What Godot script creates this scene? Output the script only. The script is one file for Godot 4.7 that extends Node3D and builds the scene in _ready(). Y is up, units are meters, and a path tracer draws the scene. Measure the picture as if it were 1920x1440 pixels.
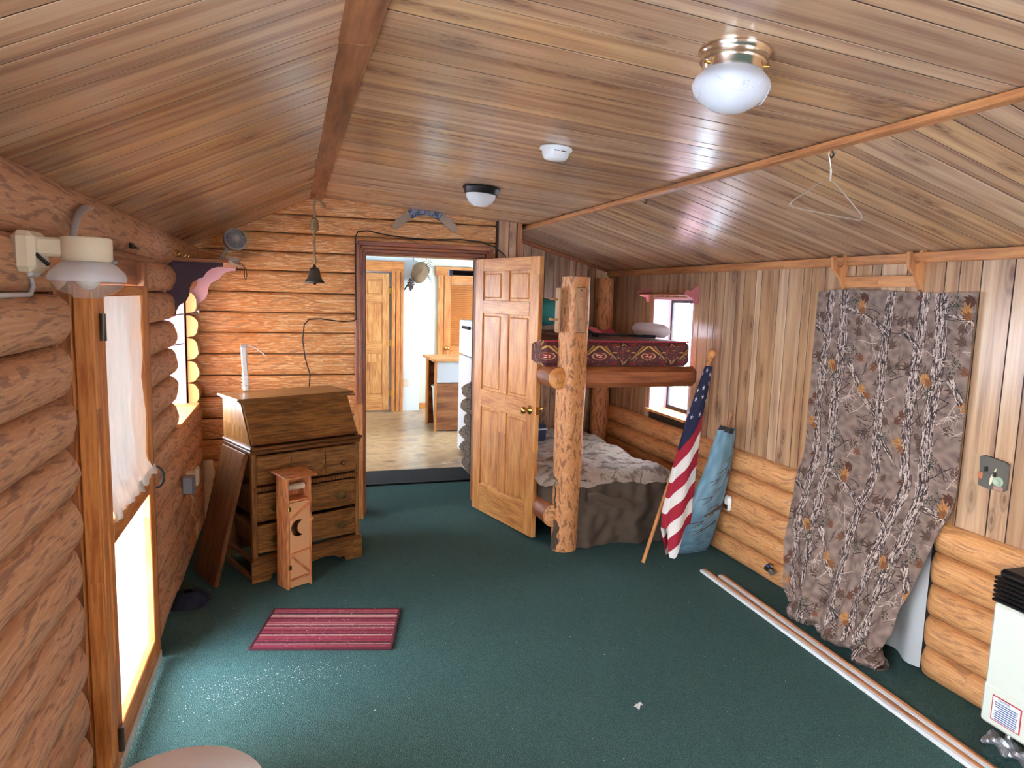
extends Node3D
# Log cabin bunk room. Room coordinates: x right, y up, d = depth in front of the camera (Godot z = -d).
const FEET := 0.3048
var rng := RandomNumberGenerator.new()
var fn := FastNoiseLite.new()
var M := {}
var used := {}

func V(x: float, y: float, d: float) -> Vector3:
	return Vector3(x, y, -d)

class B:
	var st := SurfaceTool.new()
	func _init() -> void:
		st.begin(Mesh.PRIMITIVE_TRIANGLES)
	func tri(a: Vector3, b: Vector3, c: Vector3, ua: Vector2, ub: Vector2, uc: Vector2, sg := -1) -> void:
		st.set_smooth_group(sg)
		st.set_uv(ua); st.add_vertex(a)
		st.set_uv(uc); st.add_vertex(c)
		st.set_uv(ub); st.add_vertex(b)
	func quad(a: Vector3, b: Vector3, c: Vector3, d: Vector3, ua: Vector2, ub: Vector2, uc: Vector2, ud: Vector2, sg := -1) -> void:
		tri(a, b, c, ua, ub, uc, sg)
		tri(a, c, d, ua, uc, ud, sg)
	func uvp(p: Vector3, n: int, g: int, uo: Vector2) -> Vector2:
		if n == g:
			return Vector2(p[(n + 1) % 3], p[(n + 2) % 3]) + uo
		return Vector2(p[g], p[3 - n - g]) + uo
	func face(ps: Array, out: Vector3, n: int, g: int, uo: Vector2, xf: Transform3D) -> void:
		var nn: Vector3 = (ps[1] - ps[0]).cross(ps[2] - ps[0])
		if nn.dot(out) < 0:
			ps.reverse()
		var us := []
		var ws := []
		for p in ps:
			us.append(uvp(p, n, g, uo)); ws.append(xf * p)
		tri(ws[0], ws[1], ws[2], us[0], us[1], us[2])
		if ps.size() == 4:
			tri(ws[0], ws[2], ws[3], us[0], us[2], us[3])
	# chamfered box; g = axis the grain follows
	func box(c: Vector3, s: Vector3, bv := 0.003, g := 0, xf := Transform3D(), uo := Vector2.ZERO) -> B:
		var h := s / 2.0
		bv = minf(bv, minf(h.x, minf(h.y, h.z)) * 0.8)
		for n in 3:
			var a := (n + 1) % 3
			var b := (n + 2) % 3
			for sg in [-1.0, 1.0]:
				var ps := []
				for k in [[-1, -1], [1, -1], [1, 1], [-1, 1]]:
					var p := Vector3.ZERO
					p[n] = h[n] * sg; p[a] = (h[a] - bv) * k[0]; p[b] = (h[b] - bv) * k[1]
					ps.append(p + c)
				var o := Vector3.ZERO
				o[n] = sg
				face(ps, o, n, g, uo, xf)
		if bv <= 0.0:
			return self
		for k in 3:
			var n := (k + 1) % 3
			var m := (k + 2) % 3
			for s1 in [-1.0, 1.0]:
				for s2 in [-1.0, 1.0]:
					var ps := []
					for q in [[0, -1], [0, 1], [1, 1], [1, -1]]:
						var p := Vector3.ZERO
						p[k] = (h[k] - bv) * q[1]
						p[n] = (h[n] - (bv if q[0] == 1 else 0.0)) * s1
						p[m] = (h[m] - (bv if q[0] == 0 else 0.0)) * s2
						ps.append(p + c)
					var o := Vector3.ZERO
					o[n] = s1; o[m] = s2
					face(ps, o, n if n != g else m, g, uo, xf)
		for s1 in [-1.0, 1.0]:
			for s2 in [-1.0, 1.0]:
				for s3 in [-1.0, 1.0]:
					var sv := Vector3(s1, s2, s3)
					var ps := []
					for q in 3:
						var p := (h - Vector3.ONE * bv) * sv
						p[q] = h[q] * sv[q]
						ps.append(p + c)
					face(ps, sv, 0 if g != 0 else 1, g, uo, xf)
		return self
	# tube along a path
	func tube(pts: Array, rad, sides := 8, capped := true, uo := Vector2.ZERO, flat := 1.0) -> B:
		var n := pts.size()
		var t0: Vector3 = (pts[1] - pts[0]).normalized()
		var up := Vector3.UP if absf(t0.y) < 0.9 else Vector3.RIGHT
		var side := t0.cross(up).normalized()
		var rings := []
		var run := 0.0
		for i in n:
			var t: Vector3 = (pts[mini(i + 1, n - 1)] - pts[maxi(i - 1, 0)]).normalized()
			side = (side - t * side.dot(t)).normalized()
			var u2 := t.cross(side).normalized()
			var r: float = rad if not rad is Array else rad[i]
			if i > 0:
				run += (pts[i] - pts[i - 1]).length()
			var ring := []
			for k in sides + 1:
				var a := TAU * k / sides
				ring.append([pts[i] + (side * cos(a) + u2 * sin(a) * flat) * r, Vector2(run, r * a) + uo])
			rings.append(ring)
		for i in n - 1:
			for k in sides:
				var a = rings[i][k]; var b = rings[i][k + 1]; var c = rings[i + 1][k + 1]; var d = rings[i + 1][k]
				quad(a[0], d[0], c[0], b[0], a[1], d[1], c[1], b[1], 0)
		if capped:
			for k in sides:
				tri(pts[0], rings[0][k][0], rings[0][k + 1][0], uo, rings[0][k][1], rings[0][k + 1][1])
				tri(pts[n - 1], rings[n - 1][k + 1][0], rings[n - 1][k][0], uo, rings[n - 1][k + 1][1], rings[n - 1][k][1])
		return self
	# surface of revolution about local y; prof = [[r, y], ...]
	func lathe(prof: Array, sides := 24, xf := Transform3D(), smooth := true, flat := Vector3.ONE) -> B:
		var run := 0.0
		for i in prof.size() - 1:
			var p = prof[i]; var q = prof[i + 1]
			var nx: float = run + Vector2(q[0] - p[0], q[1] - p[1]).length()
			for k in sides:
				var a := TAU * k / sides
				var b := TAU * (k + 1) / sides
				var va := xf * (Vector3(p[0] * cos(a), p[1], p[0] * sin(a)) * flat)
				var vb := xf * (Vector3(p[0] * cos(b), p[1], p[0] * sin(b)) * flat)
				var vc := xf * (Vector3(q[0] * cos(b), q[1], q[0] * sin(b)) * flat)
				var vd := xf * (Vector3(q[0] * cos(a), q[1], q[0] * sin(a)) * flat)
				var ua := Vector2(a * 0.1, run); var ub := Vector2(b * 0.1, run); var uc := Vector2(b * 0.1, nx); var ud := Vector2(a * 0.1, nx)
				var g := 0 if smooth else i + 2
				if p[0] > 1e-5:
					tri(va, vb, vc, ua, ub, uc, g)
				if q[0] > 1e-5:
					tri(va, vc, vd, ua, uc, ud, g)
			run = nx
		return self
	# polygon in the local xy plane, pushed out along z by dep (centred)
	func slab(poly: Array, dep: float, xf := Transform3D(), g := 0, uo := Vector2.ZERO) -> B:
		var pp := PackedVector2Array(poly)
		if Geometry2D.is_polygon_clockwise(pp):
			pp.reverse()
		var id := Geometry2D.triangulate_polygon(pp)
		var uvf := func(p: Vector2) -> Vector2: return (p if g == 0 else Vector2(p.y, p.x)) + uo
		for i in range(0, id.size(), 3):
			var t := [pp[id[i]], pp[id[i + 1]], pp[id[i + 2]]]
			if (t[1] - t[0]).cross(t[2] - t[0]) < 0:
				t.reverse()
			var f := []
			var b := []
			for p in t:
				f.append(xf * Vector3(p.x, p.y, dep / 2)); b.append(xf * Vector3(p.x, p.y, -dep / 2))
			tri(f[0], f[1], f[2], uvf.call(t[0]), uvf.call(t[1]), uvf.call(t[2]))
			tri(b[2], b[1], b[0], uvf.call(t[2]), uvf.call(t[1]), uvf.call(t[0]))
		var run := 0.0
		for i in pp.size():
			var p := pp[i]
			var q := pp[(i + 1) % pp.size()]
			var l := p.distance_to(q)
			quad(xf * Vector3(p.x, p.y, -dep / 2), xf * Vector3(q.x, q.y, -dep / 2), xf * Vector3(q.x, q.y, dep / 2), xf * Vector3(p.x, p.y, dep / 2), Vector2(run, 0) + uo, Vector2(run + l, 0) + uo, Vector2(run + l, dep) + uo, Vector2(run, dep) + uo)
			run += l
		return self
	# grid surface: f(u, v) with u, v in 0..1 gives a point
	func sheet(f: Callable, nu: int, nv: int, us := Vector2.ONE, sg := 0) -> B:
		var g := []
		for i in nu + 1:
			var r := []
			for j in nv + 1:
				r.append(f.call(float(i) / nu, float(j) / nv))
			g.append(r)
		for i in nu:
			for j in nv:
				var a := Vector2(float(i) / nu, float(j) / nv) * us
				var c := Vector2(float(i + 1) / nu, float(j + 1) / nv) * us
				quad(g[i][j], g[i + 1][j], g[i + 1][j + 1], g[i][j + 1], a, Vector2(c.x, a.y), c, Vector2(a.x, c.y), sg)
		return self
	func mesh() -> ArrayMesh:
		st.generate_normals()
		return st.commit()

func nm(called: String) -> String:
	if not used.has(called):
		used[called] = 0
		return called
	used[called] += 1
	return "%s_%03d" % [called, used[called]]

func thing(called: String, label: String, cat: String, at := Vector3.ZERO, bas := Basis(), group := "") -> Node3D:
	var o := Node3D.new()
	o.name = nm(called)
	add_child(o)
	o.transform = Transform3D(bas, at)
	o.set_meta("label", label); o.set_meta("category", cat)
	if group != "":
		o.set_meta("group", group)
	return o

func struct(called: String, label := "") -> Node3D:
	var o := Node3D.new()
	o.name = called
	add_child(o)
	o.set_meta("kind", "structure")
	if label != "":
		o.set_meta("label", label)
	return o

func part(parent: Node3D, called: String, b, mat: Material, at := Vector3.ZERO, bas := Basis(), label := "") -> MeshInstance3D:
	var o := MeshInstance3D.new()
	o.name = called
	o.mesh = b.mesh() if b is B else b
	o.material_override = mat
	o.transform = Transform3D(bas, at)
	o.cast_shadow = GeometryInstance3D.SHADOW_CASTING_SETTING_ON
	parent.add_child(o, true)
	if label != "":
		o.set_meta("label", label)
	return o

func ruv() -> Vector2:
	return Vector2(rng.randf() * 7.0, rng.randf() * 7.0)

func yaw(a: float) -> Basis:
	return Basis(Vector3.UP, a)

# ---------------------------------------------------------------- materials
func mat(col: Color, rough := 0.7, metal := 0.0, tex: Texture2D = null, sc := Vector3.ONE) -> StandardMaterial3D:
	var m := StandardMaterial3D.new()
	m.albedo_color = col
	m.roughness = rough
	m.metallic = metal
	if tex:
		m.albedo_texture = tex
		m.uv1_scale = sc
	return m

func c8(r: float, g: float, b: float) -> Color:
	return Color(r / 255.0, g / 255.0, b / 255.0)

func pack(w: int, h: int, f: Callable) -> ImageTexture:
	var d := PackedByteArray()
	d.resize(w * h * 3)
	var i := 0
	for y in h:
		for x in w:
			var c: Color = f.call(x, y)
			d[i] = clampi(int(c.r * 255.0), 0, 255); d[i + 1] = clampi(int(c.g * 255.0), 0, 255); d[i + 2] = clampi(int(c.b * 255.0), 0, 255)
			i += 3
	return ImageTexture.create_from_image(Image.create_from_data(w, h, false, Image.FORMAT_RGB8, d))

# printed board: grain along u; knots = [[u, v, size]] in pixels
func wood(w: int, h: int, sd: int, light: Color, mid: Color, dark: Color, streak: float, band: float, fine: float, nk: int, ks := 1.0, su := 1.0) -> ImageTexture:
	fn.seed = sd
	fn.noise_type = FastNoiseLite.TYPE_SIMPLEX_SMOOTH
	fn.fractal_type = FastNoiseLite.FRACTAL_NONE
	fn.frequency = 1.0
	rng.seed = sd
	var kn := []
	for k in nk:
		kn.append([rng.randf() * w, rng.randf() * h, rng.randf_range(7, 16) * ks])
	var near := []
	return pack(w, h, func(x: int, y: int) -> Color:
		if x == 0:
			near.clear()
			for k in kn:
				if absf(y - k[1]) < k[2] * 2.5:
					near.append(k)
		var yy := float(y)
		var kd := 0.0
		var kr := 0.0
		for k in near:
			var dx: float = (x - k[0]) / (k[2] * 2.6)
			var dy: float = (y - k[1]) / k[2]
			var q := dx * dx + dy * dy
			if q < 6.0:
				var e := exp(-q * 1.1)
				kd = maxf(kd, e)
				yy += e * k[2] * signf(dy) * 0.8
				kr += e * sin(sqrt(q) * 9.0) * 0.5
		var n1 := fn.get_noise_2d(x * 0.0042 * su, yy * 0.030) + 0.35 * fn.get_noise_2d(x * 0.003 * su + 40.0, yy * 0.08)
		var n2 := fn.get_noise_2d(x * 0.012 * su + 70.0, yy * 0.17 + 30.0)
		var n3 := fn.get_noise_2d(x * 0.05 * su + 10.0, yy * 0.6)
		var t := clampf(0.5 + n1 * band + n2 * streak + n3 * fine + kr * 0.6, 0.0, 1.0)
		var c := light.lerp(mid, minf(t * 2.0, 1.0)).lerp(dark, maxf(t * 2.0 - 1.0, 0.0))
		return c.lerp(dark.darkened(0.25), clampf(kd * 0.5, 0.0, 1.0)))

# peeled log: reddish wood with paler drawknife streaks and leftover flecks of brown inner bark, scattered by noise
func logtex(sd: int, base: Color, pale: Color, bark_c: Color, pk: float, dk: float, lu: float) -> ImageTexture:
	fn.seed = sd
	fn.frequency = 1.0
	fn.noise_type = FastNoiseLite.TYPE_SIMPLEX_SMOOTH
	return pack(1024, 256, func(x: int, y: int) -> Color:
		var n0 := fn.get_noise_2d(x * 0.006, y * 0.012)
		var streak := fn.get_noise_2d(x * 0.016 * lu + n0, y * 0.13) + 0.45 * fn.get_noise_2d(x * 0.07 * lu, y * 0.3)
		var fleck := fn.get_noise_2d(x * 0.009 + 50.0, y * 0.06 + n0) + 0.35 * fn.get_noise_2d(x * 0.035 + 9.0, y * 0.2)
		var c := base.lerp(pale, smoothstep(0.12, 0.42, streak) * pk)
		return c.lerp(bark_c, smoothstep(0.2, 0.62, fleck) * dk))

func make_materials() -> void:
	var panel := wood(1024, 512, 11, c8(224, 190, 152), c8(200, 162, 126), c8(146, 110, 90), 0.13, 0.35, 0.06, 20, 1.1, 0.55)
	M.panel = []
	for t in [Color(1, 1, 1), Color(0.93, 0.9, 0.88), Color(1.0, 0.96, 0.88), Color(0.86, 0.83, 0.82), Color(0.96, 0.95, 0.95), Color(0.90, 0.85, 0.80)]:
		var m := mat(t, 0.24, 0.0, panel, Vector3(0.42, 0.95, 1))
		m.metallic_specular = 0.5
		M.panel.append(m)
	M.back_log = mat(Color(1, 1, 1), 0.6, 0, logtex(5, c8(222, 154, 88), c8(250, 220, 170), c8(122, 76, 52), 0.8, 0.3, 0.6), Vector3(0.5, 3.2, 1))
	M.left_log = mat(Color(1, 1, 1), 0.6, 0, logtex(6, c8(198, 144, 104), c8(218, 174, 130), c8(122, 86, 70), 0.5, 0.55, 0.5), Vector3(0.5, 3.2, 1))
	M.right_log = mat(Color(1, 1, 1), 0.55, 0, logtex(7, c8(214, 150, 92), c8(236, 186, 130), c8(134, 84, 54), 0.5, 0.4, 0.45), Vector3(0.5, 3.2, 1))
	M.grey_log = mat(c8(190, 180, 172), 0.9, 0, logtex(8, c8(150, 128, 110), c8(190, 172, 150), c8(62, 50, 44), 0.5, 0.8, 1.5), Vector3(0.8, 3.2, 1))
	M.post = mat(Color(1, 1, 1), 0.6, 0, logtex(9, c8(206, 138, 84), c8(226, 172, 120), c8(126, 76, 46), 0.5, 0.7, 1.2), Vector3(0.7, 2.2, 1))
	M.log_end = mat(c8(236, 196, 128), 0.7)
	var pine := wood(512, 256, 21, c8(226, 176, 118), c8(208, 150, 90), c8(172, 108, 58), 0.35, 0.3, 0.15, 1)
	M.pine = mat(c8(255, 236, 210), 0.42, 0, pine, Vector3(0.8, 1.6, 1))
	M.pine_warm = mat(c8(255, 226, 190), 0.5, 0, pine, Vector3(0.8, 1.6, 1))
	M.pine_pale = mat(c8(255, 246, 232), 0.6, 0, pine, Vector3(0.8, 1.6, 1))
	M.trim = mat(c8(255, 240, 225), 0.5, 0, wood(512, 128, 22, c8(212, 158, 106), c8(194, 136, 88), c8(156, 104, 68), 0.3, 0.4, 0.15, 2), Vector3(0.6, 2.0, 1))
	M.casing = mat(c8(245, 235, 225), 0.5, 0, wood(512, 128, 23, c8(186, 130, 88), c8(160, 106, 68), c8(122, 76, 50), 0.35, 0.4, 0.15, 0), Vector3(0.6, 2.0, 1))
	M.dark_casing = mat(c8(238, 200, 164), 0.4, 0, M.casing.albedo_texture, Vector3(0.6, 2.0, 1))
	M.redbeam = mat(c8(235, 200, 172), 0.45, 0, M.casing.albedo_texture, Vector3(0.6, 1.4, 1))
	var dk := wood(512, 256, 24, c8(182, 134, 76), c8(152, 106, 58), c8(106, 70, 38), 0.45, 0.3, 0.2, 0)
	M.desk = mat(c8(225, 215, 200), 0.32, 0, dk, Vector3(0.9, 1.8, 1))
	M.desk_edge = mat(c8(190, 165, 145), 0.35, 0, dk, Vector3(0.9, 1.8, 1))
	M.old_panel = mat(c8(180, 162, 150), 0.45, 0, dk, Vector3(0.9, 1.8, 1))
	M.cedar = mat(c8(255, 232, 208), 0.55, 0, wood(512, 256, 25, c8(222, 164, 112), c8(200, 136, 86), c8(150, 92, 56), 0.6, 0.3, 0.2, 1), Vector3(1.4, 3.0, 1))
	M.gap = mat(c8(52, 34, 24), 0.9)
	M.chink = mat(c8(150, 108, 78), 0.95)
	# carpet: loop pile, speckled dark green
	rng.seed = 77
	var cp := pack(512, 512, func(_x: int, _y: int) -> Color:
		var t := rng.randf()
		var c := c8(53, 81, 77).lerp(c8(106, 138, 132), t * t)
		return c.lightened(0.25) if rng.randf() < 0.006 else c)
	var bp := NoiseTexture2D.new()
	bp.width = 512; bp.height = 512; bp.seamless = true
	bp.noise = FastNoiseLite.new(); bp.noise.seed = 4; bp.noise.frequency = 0.16
	M.carpet = mat(Color(1, 1, 1), 0.95, 0, cp, Vector3(1.7, 1.7, 1))
	M.carpet.heightmap_enabled = true; M.carpet.heightmap_texture = bp; M.carpet.heightmap_scale = 0.7
	M.carpet.metallic_specular = 0.25
	var vn := NoiseTexture2D.new()
	vn.width = 512; vn.height = 512; vn.seamless = true
	vn.noise = FastNoiseLite.new(); vn.noise.seed = 14; vn.noise.frequency = 0.008
	var gr := Gradient.new()
	gr.colors = PackedColorArray([c8(172, 136, 96), c8(196, 164, 122), c8(150, 118, 88)])
	gr.offsets = PackedFloat32Array([0.2, 0.55, 0.85])
	vn.color_ramp = gr
	M.vinyl = mat(Color(1, 1, 1), 0.28, 0, vn, Vector3(0.7, 0.7, 1))
	M.white_wall = mat(c8(228, 234, 232), 0.8)
	M.cream_wall = mat(c8(226, 222, 200), 0.8)
	M.snow = mat(c8(240, 244, 250), 0.9)
	M.black = mat(c8(22, 22, 24), 0.5)
	M.black_mat = mat(c8(20, 20, 20), 0.95)
	M.rubber = mat(c8(30, 28, 28), 0.7)
	M.ivory = mat(c8(226, 212, 182), 0.4)
	M.white = mat(c8(236, 236, 232), 0.4)
	M.white_gloss = mat(c8(238, 240, 242), 0.12)
	M.grey_plastic = mat(c8(196, 190, 184), 0.45)
	M.brass = mat(c8(214, 168, 88), 0.24, 1.0)
	M.old_brass = mat(c8(138, 116, 82), 0.35, 1.0)
	M.nickel = mat(c8(216, 204, 184), 0.22, 1.0)
	M.steel = mat(c8(176, 178, 182), 0.38, 0.8)
	M.bronze = mat(c8(40, 36, 34), 0.4, 0.6)
	M.pewter = mat(c8(92, 90, 82), 0.45, 0.7)
	M.wire = mat(c8(214, 206, 190), 0.35, 0.8)
	M.rope = mat(c8(168, 142, 104), 0.95)
	M.purple = mat(c8(76, 52, 66), 0.6)  # near shelf bracket: its back-lit shade is put into this dark colour
	M.pink = mat(c8(214, 172, 178), 0.6)
	M.pink_red = mat(c8(196, 110, 112), 0.6)
	M.brown_cloth = mat(c8(84, 68, 54), 0.95)
	M.teal = mat(c8(20, 92, 84), 0.9)
	M.navy = mat(c8(24, 28, 48), 0.95)
	M.red_cloth = mat(c8(168, 44, 60), 0.9)
	M.grey_box = mat(c8(150, 154, 158), 0.45, 0.6)
	var g := mat(Color(0.95, 0.98, 1.0, 0.06), 0.05)
	g.transparency = BaseMaterial3D.TRANSPARENCY_ALPHA
	M.glass = g
	var fz := mat(Color(0.93, 0.94, 0.95, 0.60), 0.35)
	fz.transparency = BaseMaterial3D.TRANSPARENCY_ALPHA
	fz.backlight_enabled = true; fz.backlight = Color(0.6, 0.6, 0.62)
	M.frosted = fz
	var cg := mat(Color(0.92, 0.90, 0.86, 0.24), 0.04)
	cg.transparency = BaseMaterial3D.TRANSPARENCY_ALPHA
	M.clear_shade = cg
	var opal := mat(c8(240, 240, 236), 0.25)
	opal.backlight_enabled = true; opal.backlight = Color(0.6, 0.6, 0.6)
	M.opal = opal
	var film := mat(Color(0.95, 0.93, 0.90, 0.965), 0.3)
	film.transparency = BaseMaterial3D.TRANSPARENCY_ALPHA
	film.backlight_enabled = true; film.backlight = Color(0.17, 0.16, 0.15)
	M.film = film
	var ice := mat(Color(0.9, 0.93, 0.97, 0.12), 0.3)
	ice.transparency = BaseMaterial3D.TRANSPARENCY_ALPHA
	ice.backlight_enabled = true; ice.backlight = Color(0.9, 0.9, 0.9)
	M.ice = ice

func setup_view() -> void:
	var cam := Camera3D.new()
	cam.name = "camera"
	cam.fov = 57.3
	cam.near = 0.05
	cam.far = 200.0
	cam.transform = Transform3D(Basis(Vector3(0.95487, 0.026796, 0.295807), Vector3(0.011162, 0.991981, -0.125889), Vector3(-0.296808, 0.12351, 0.946916)).orthonormalized(), Vector3(0, 1.7379, 0))
	add_child(cam)
	cam.current = true
	var env := Environment.new()
	env.background_mode = Environment.BG_SKY
	var sky := Sky.new()
	var sm := ProceduralSkyMaterial.new()
	sm.sky_top_color = c8(196, 214, 236)
	sm.sky_horizon_color = c8(236, 240, 244)
	sm.ground_horizon_color = c8(236, 240, 244)
	sm.ground_bottom_color = c8(220, 226, 232)
	sm.energy_multiplier = 1.0
	sky.sky_material = sm
	env.sky = sky
	env.background_energy_multiplier = 6.0
	env.ambient_light_source = Environment.AMBIENT_SOURCE_SKY
	env.tonemap_mode = Environment.TONE_MAPPER_LINEAR
	env.tonemap_exposure = 8.0
	env.sdfgi_enabled = true
	env.ssao_enabled = true
	env.ssil_enabled = true
	var we := WorldEnvironment.new()
	we.name = "world"
	we.environment = env
	add_child(we)

func _ready() -> void:
	setup_view()
	make_materials()
	cloth_textures()
	M.rack = mat(c8(206, 196, 186), 0.5, 0, M.pine.albedo_texture, Vector3(0.8, 1.6, 1))
	M.marble = mat(c8(206, 210, 214), 0.3)
	M.boom = mat(c8(230, 230, 235), 0.6, 0, wood(256, 128, 41, c8(196, 196, 200), c8(84, 110, 150), c8(40, 52, 84), 0.9, 0.6, 0.5, 0, 1.0, 6.0), Vector3(3, 6, 1))
	rng.seed = 12
	fn.seed = 12; fn.frequency = 1.0
	build_room()
	build_kitchen()
	build_doors()
	build_desk()
	build_bunks()
	build_right_side()
	build_left_side()
	build_ceiling_things()
	build_floor_things()
	build_kitchen_things()
	print("built ", get_child_count())

# ---------------------------------------------------------------- structure helpers
# wall core: slab across axis ax (0: wall of constant x, 2: wall of constant d) cut by rectangular holes [u0, u1, v0, v1]
func core(parent: Node3D, ax: int, p0: float, p1: float, u0: float, u1: float, v0: float, v1: float, holes: Array, m: Material, called := "core") -> void:
	var us := [u0, u1]
	var vs := [v0, v1]
	for h in holes:
		us.append_array([h[0], h[1]]); vs.append_array([h[2], h[3]])
	us.sort(); vs.sort()
	var b := B.new()
	for i in us.size() - 1:
		for j in vs.size() - 1:
			if us[i + 1] - us[i] < 0.001 or vs[j + 1] - vs[j] < 0.001:
				continue
			var cu: float = (us[i] + us[i + 1]) / 2
			var cv: float = (vs[j] + vs[j + 1]) / 2
			var cut := false
			for h in holes:
				if cu > h[0] and cu < h[1] and cv > h[2] and cv < h[3]:
					cut = true
			if cut:
				continue
			var c := V((p0 + p1) / 2, cv, cu) if ax == 0 else V(cu, cv, (p0 + p1) / 2)
			var s := Vector3(p1 - p0, vs[j + 1] - vs[j], us[i + 1] - us[i]) if ax == 0 else Vector3(us[i + 1] - us[i], vs[j + 1] - vs[j], p1 - p0)
			b.box(c, s, 0.0)
	part(parent, called, b, m)

# one wall log from a to b (axis at the joint plane), bulging by bul along n; r0 / r1: rounded ends
func wall_log(parent: Node3D, a: Vector3, b: Vector3, n: Vector3, h: float, bul: float, m: Material, r0 := false, r1 := false, cut0 := false, cut1 := false, pw := 0.65) -> void:
	var ln := (b - a).length()
	var t := (b - a) / ln
	var uo := ruv()
	var sd := rng.randf() * 100.0
	var ss := [0.0]
	var rr := 0.075
	if r0:
		ss.append_array([0.006, 0.02, 0.045, rr])
	var k0: float = ss[-1]
	var k1 := ln - (rr if r1 else 0.0)
	var seg := maxi(2, int((k1 - k0) / 0.22))
	for i in range(1, seg + 1):
		ss.append(k0 + (k1 - k0) * i / seg)
	if r1:
		ss.append_array([ln - 0.045, ln - 0.02, ln - 0.006, ln])
	var bm := B.new()
	var rings := []
	var np := 9
	for s in ss:
		var e := 1.0
		if r0 and s < rr:
			e = 0.25 + 0.75 * sqrt(maxf(0.0, 1.0 - pow((rr - s) / rr, 2)))
		if r1 and s > ln - rr:
			e = 0.25 + 0.75 * sqrt(maxf(0.0, 1.0 - pow((s - ln + rr) / rr, 2)))
		var ring := []
		var arc := 0.0
		var last := Vector3.ZERO
		for k in np:
			var an := -PI / 2 + PI * k / (np - 1)
			var wob: float = 1.0 + 0.10 * fn.get_noise_3d(s * 1.3 + sd, k * 0.35, sd) + 0.06 * fn.get_noise_3d(s * 5.0 + sd, k * 0.9, sd)
			var o: float = bul * pow(maxf(cos(an), 0.0), pw) * e * wob
			var p: Vector3 = a + t * s + Vector3.UP * (sin(an) * h * 0.48) + n * o
			if k > 0:
				arc += (p - last).length()
			last = p
			ring.append([p, Vector2(s, arc) + uo])
		rings.append(ring)
	var flip := t.cross(Vector3.UP).dot(n) < 0
	for i in rings.size() - 1:
		for k in np - 1:
			var p = rings[i][k]; var q = rings[i + 1][k]; var r = rings[i + 1][k + 1]; var s2 = rings[i][k + 1]
			if flip:
				bm.quad(p[0], s2[0], r[0], q[0], p[1], s2[1], r[1], q[1], 0)
			else:
				bm.quad(p[0], q[0], r[0], s2[0], p[1], q[1], r[1], s2[1], 0)
	for e in 2:
		var ring: Array = rings[0] if e == 0 else rings[-1]
		var cc := (a if e == 0 else b)
		for k in np - 1:
			bm.tri(cc, ring[k][0], ring[k + 1][0], uo, ring[k][1], ring[k + 1][1])
	var o := part(parent, "log", bm, m)
	for e in 2:
		if (e == 0 and cut0) or (e == 1 and cut1):
			var bc := B.new()
			var ring: Array = rings[0] if e == 0 else rings[-1]
			var off: Vector3 = t * (-0.002 if e == 0 else 0.002)
			var cc: Vector3 = (a if e == 0 else b) + off
			for k in np - 1:
				bc.tri(cc, ring[k][0] + off, ring[k + 1][0] + off, Vector2.ZERO, Vector2.RIGHT, Vector2.ONE)
			part(o, "cut_end", bc, M.log_end, Vector3.ZERO, Basis(), "pale yellow sawn log end")

# rows of logs on a wall of constant x or d, broken at holes [u0, u1, v0, v1, round, cut]
func log_rows(parent: Node3D, ax: int, pos: float, n: Vector3, rows: Array, u0: float, u1: float, holes: Array, bul: float, m: Material, pw := 0.65) -> void:
	for i in rows.size() - 1:
		var y0: float = rows[i]
		var y1: float = rows[i + 1]
		var cy := (y0 + y1) / 2
		var iv := [[u0, u1, "", ""]]
		for h in holes:
			if cy > h[2] and cy < h[3]:
				var out := []
				for q in iv:
					if h[0] <= q[0] and h[1] >= q[1]:
						continue
					if h[1] <= q[0] or h[0] >= q[1]:
						out.append(q)
						continue
					if h[0] > q[0]:
						out.append([q[0], h[0], q[2], h[4]])
					if h[1] < q[1]:
						out.append([h[1], q[1], h[5], q[3]])
				iv = out
		for q in iv:
			var a := V(pos, cy, q[0]) if ax == 0 else V(q[0], cy, pos)
			var b := V(pos, cy, q[1]) if ax == 0 else V(q[1], cy, pos)
			wall_log(parent, a, b, n, y1 - y0, bul, m, q[2] == "r", q[3] == "r", q[2] == "c", q[3] == "c", pw)

# flat boards side by side from p to q (along their length), stepping along dir for span
func boards(parent: Node3D, p: Vector3, q: Vector3, dir: Vector3, span: float, outn: Vector3, ms: Array, called := "plank", skip = null) -> void:
	var pat := [0.105, 0.07, 0.135, 0.09, 0.16, 0.062, 0.118, 0.085, 0.142]
	var ln := (q - p).length()
	var bas := Basis((q - p) / ln, outn, ((q - p) / ln).cross(outn))
	var at := 0.0
	var i := rng.randi() % 9
	while at < span - 0.01:
		var w := minf(pat[i % 9] * rng.randf_range(0.94, 1.06), span - at)
		if span - at - w < 0.03:
			w = span - at
		var c := (p + q) / 2 + dir * (at + w / 2)
		if not (skip != null and skip.call(c, w)):
			var uo := Vector2(rng.randf_range(ln / 2, maxf(2.3 - ln / 2, ln / 2)), rng.randf_range(0.1, 0.92))
			part(parent, called, B.new().box(Vector3.ZERO, Vector3(ln, 0.004, w - 0.006), 0.0006, 0, Transform3D(), uo), ms[rng.randi() % ms.size()], c + outn * rng.randf_range(-0.0008, 0.0008), bas)
		at += w
		i += 1

func bar(parent: Node3D, called: String, a: Vector3, b: Vector3, w: float, h: float, m: Material, up := Vector3.UP, bv := 0.004) -> MeshInstance3D:
	var t := (b - a).normalized()
	var z := t.cross(up).normalized()
	return part(parent, called, B.new().box(Vector3.ZERO, Vector3((b - a).length(), h, w), bv, 0, Transform3D(), ruv()), m, (a + b) / 2, Basis(t, z.cross(t), z))

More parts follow.
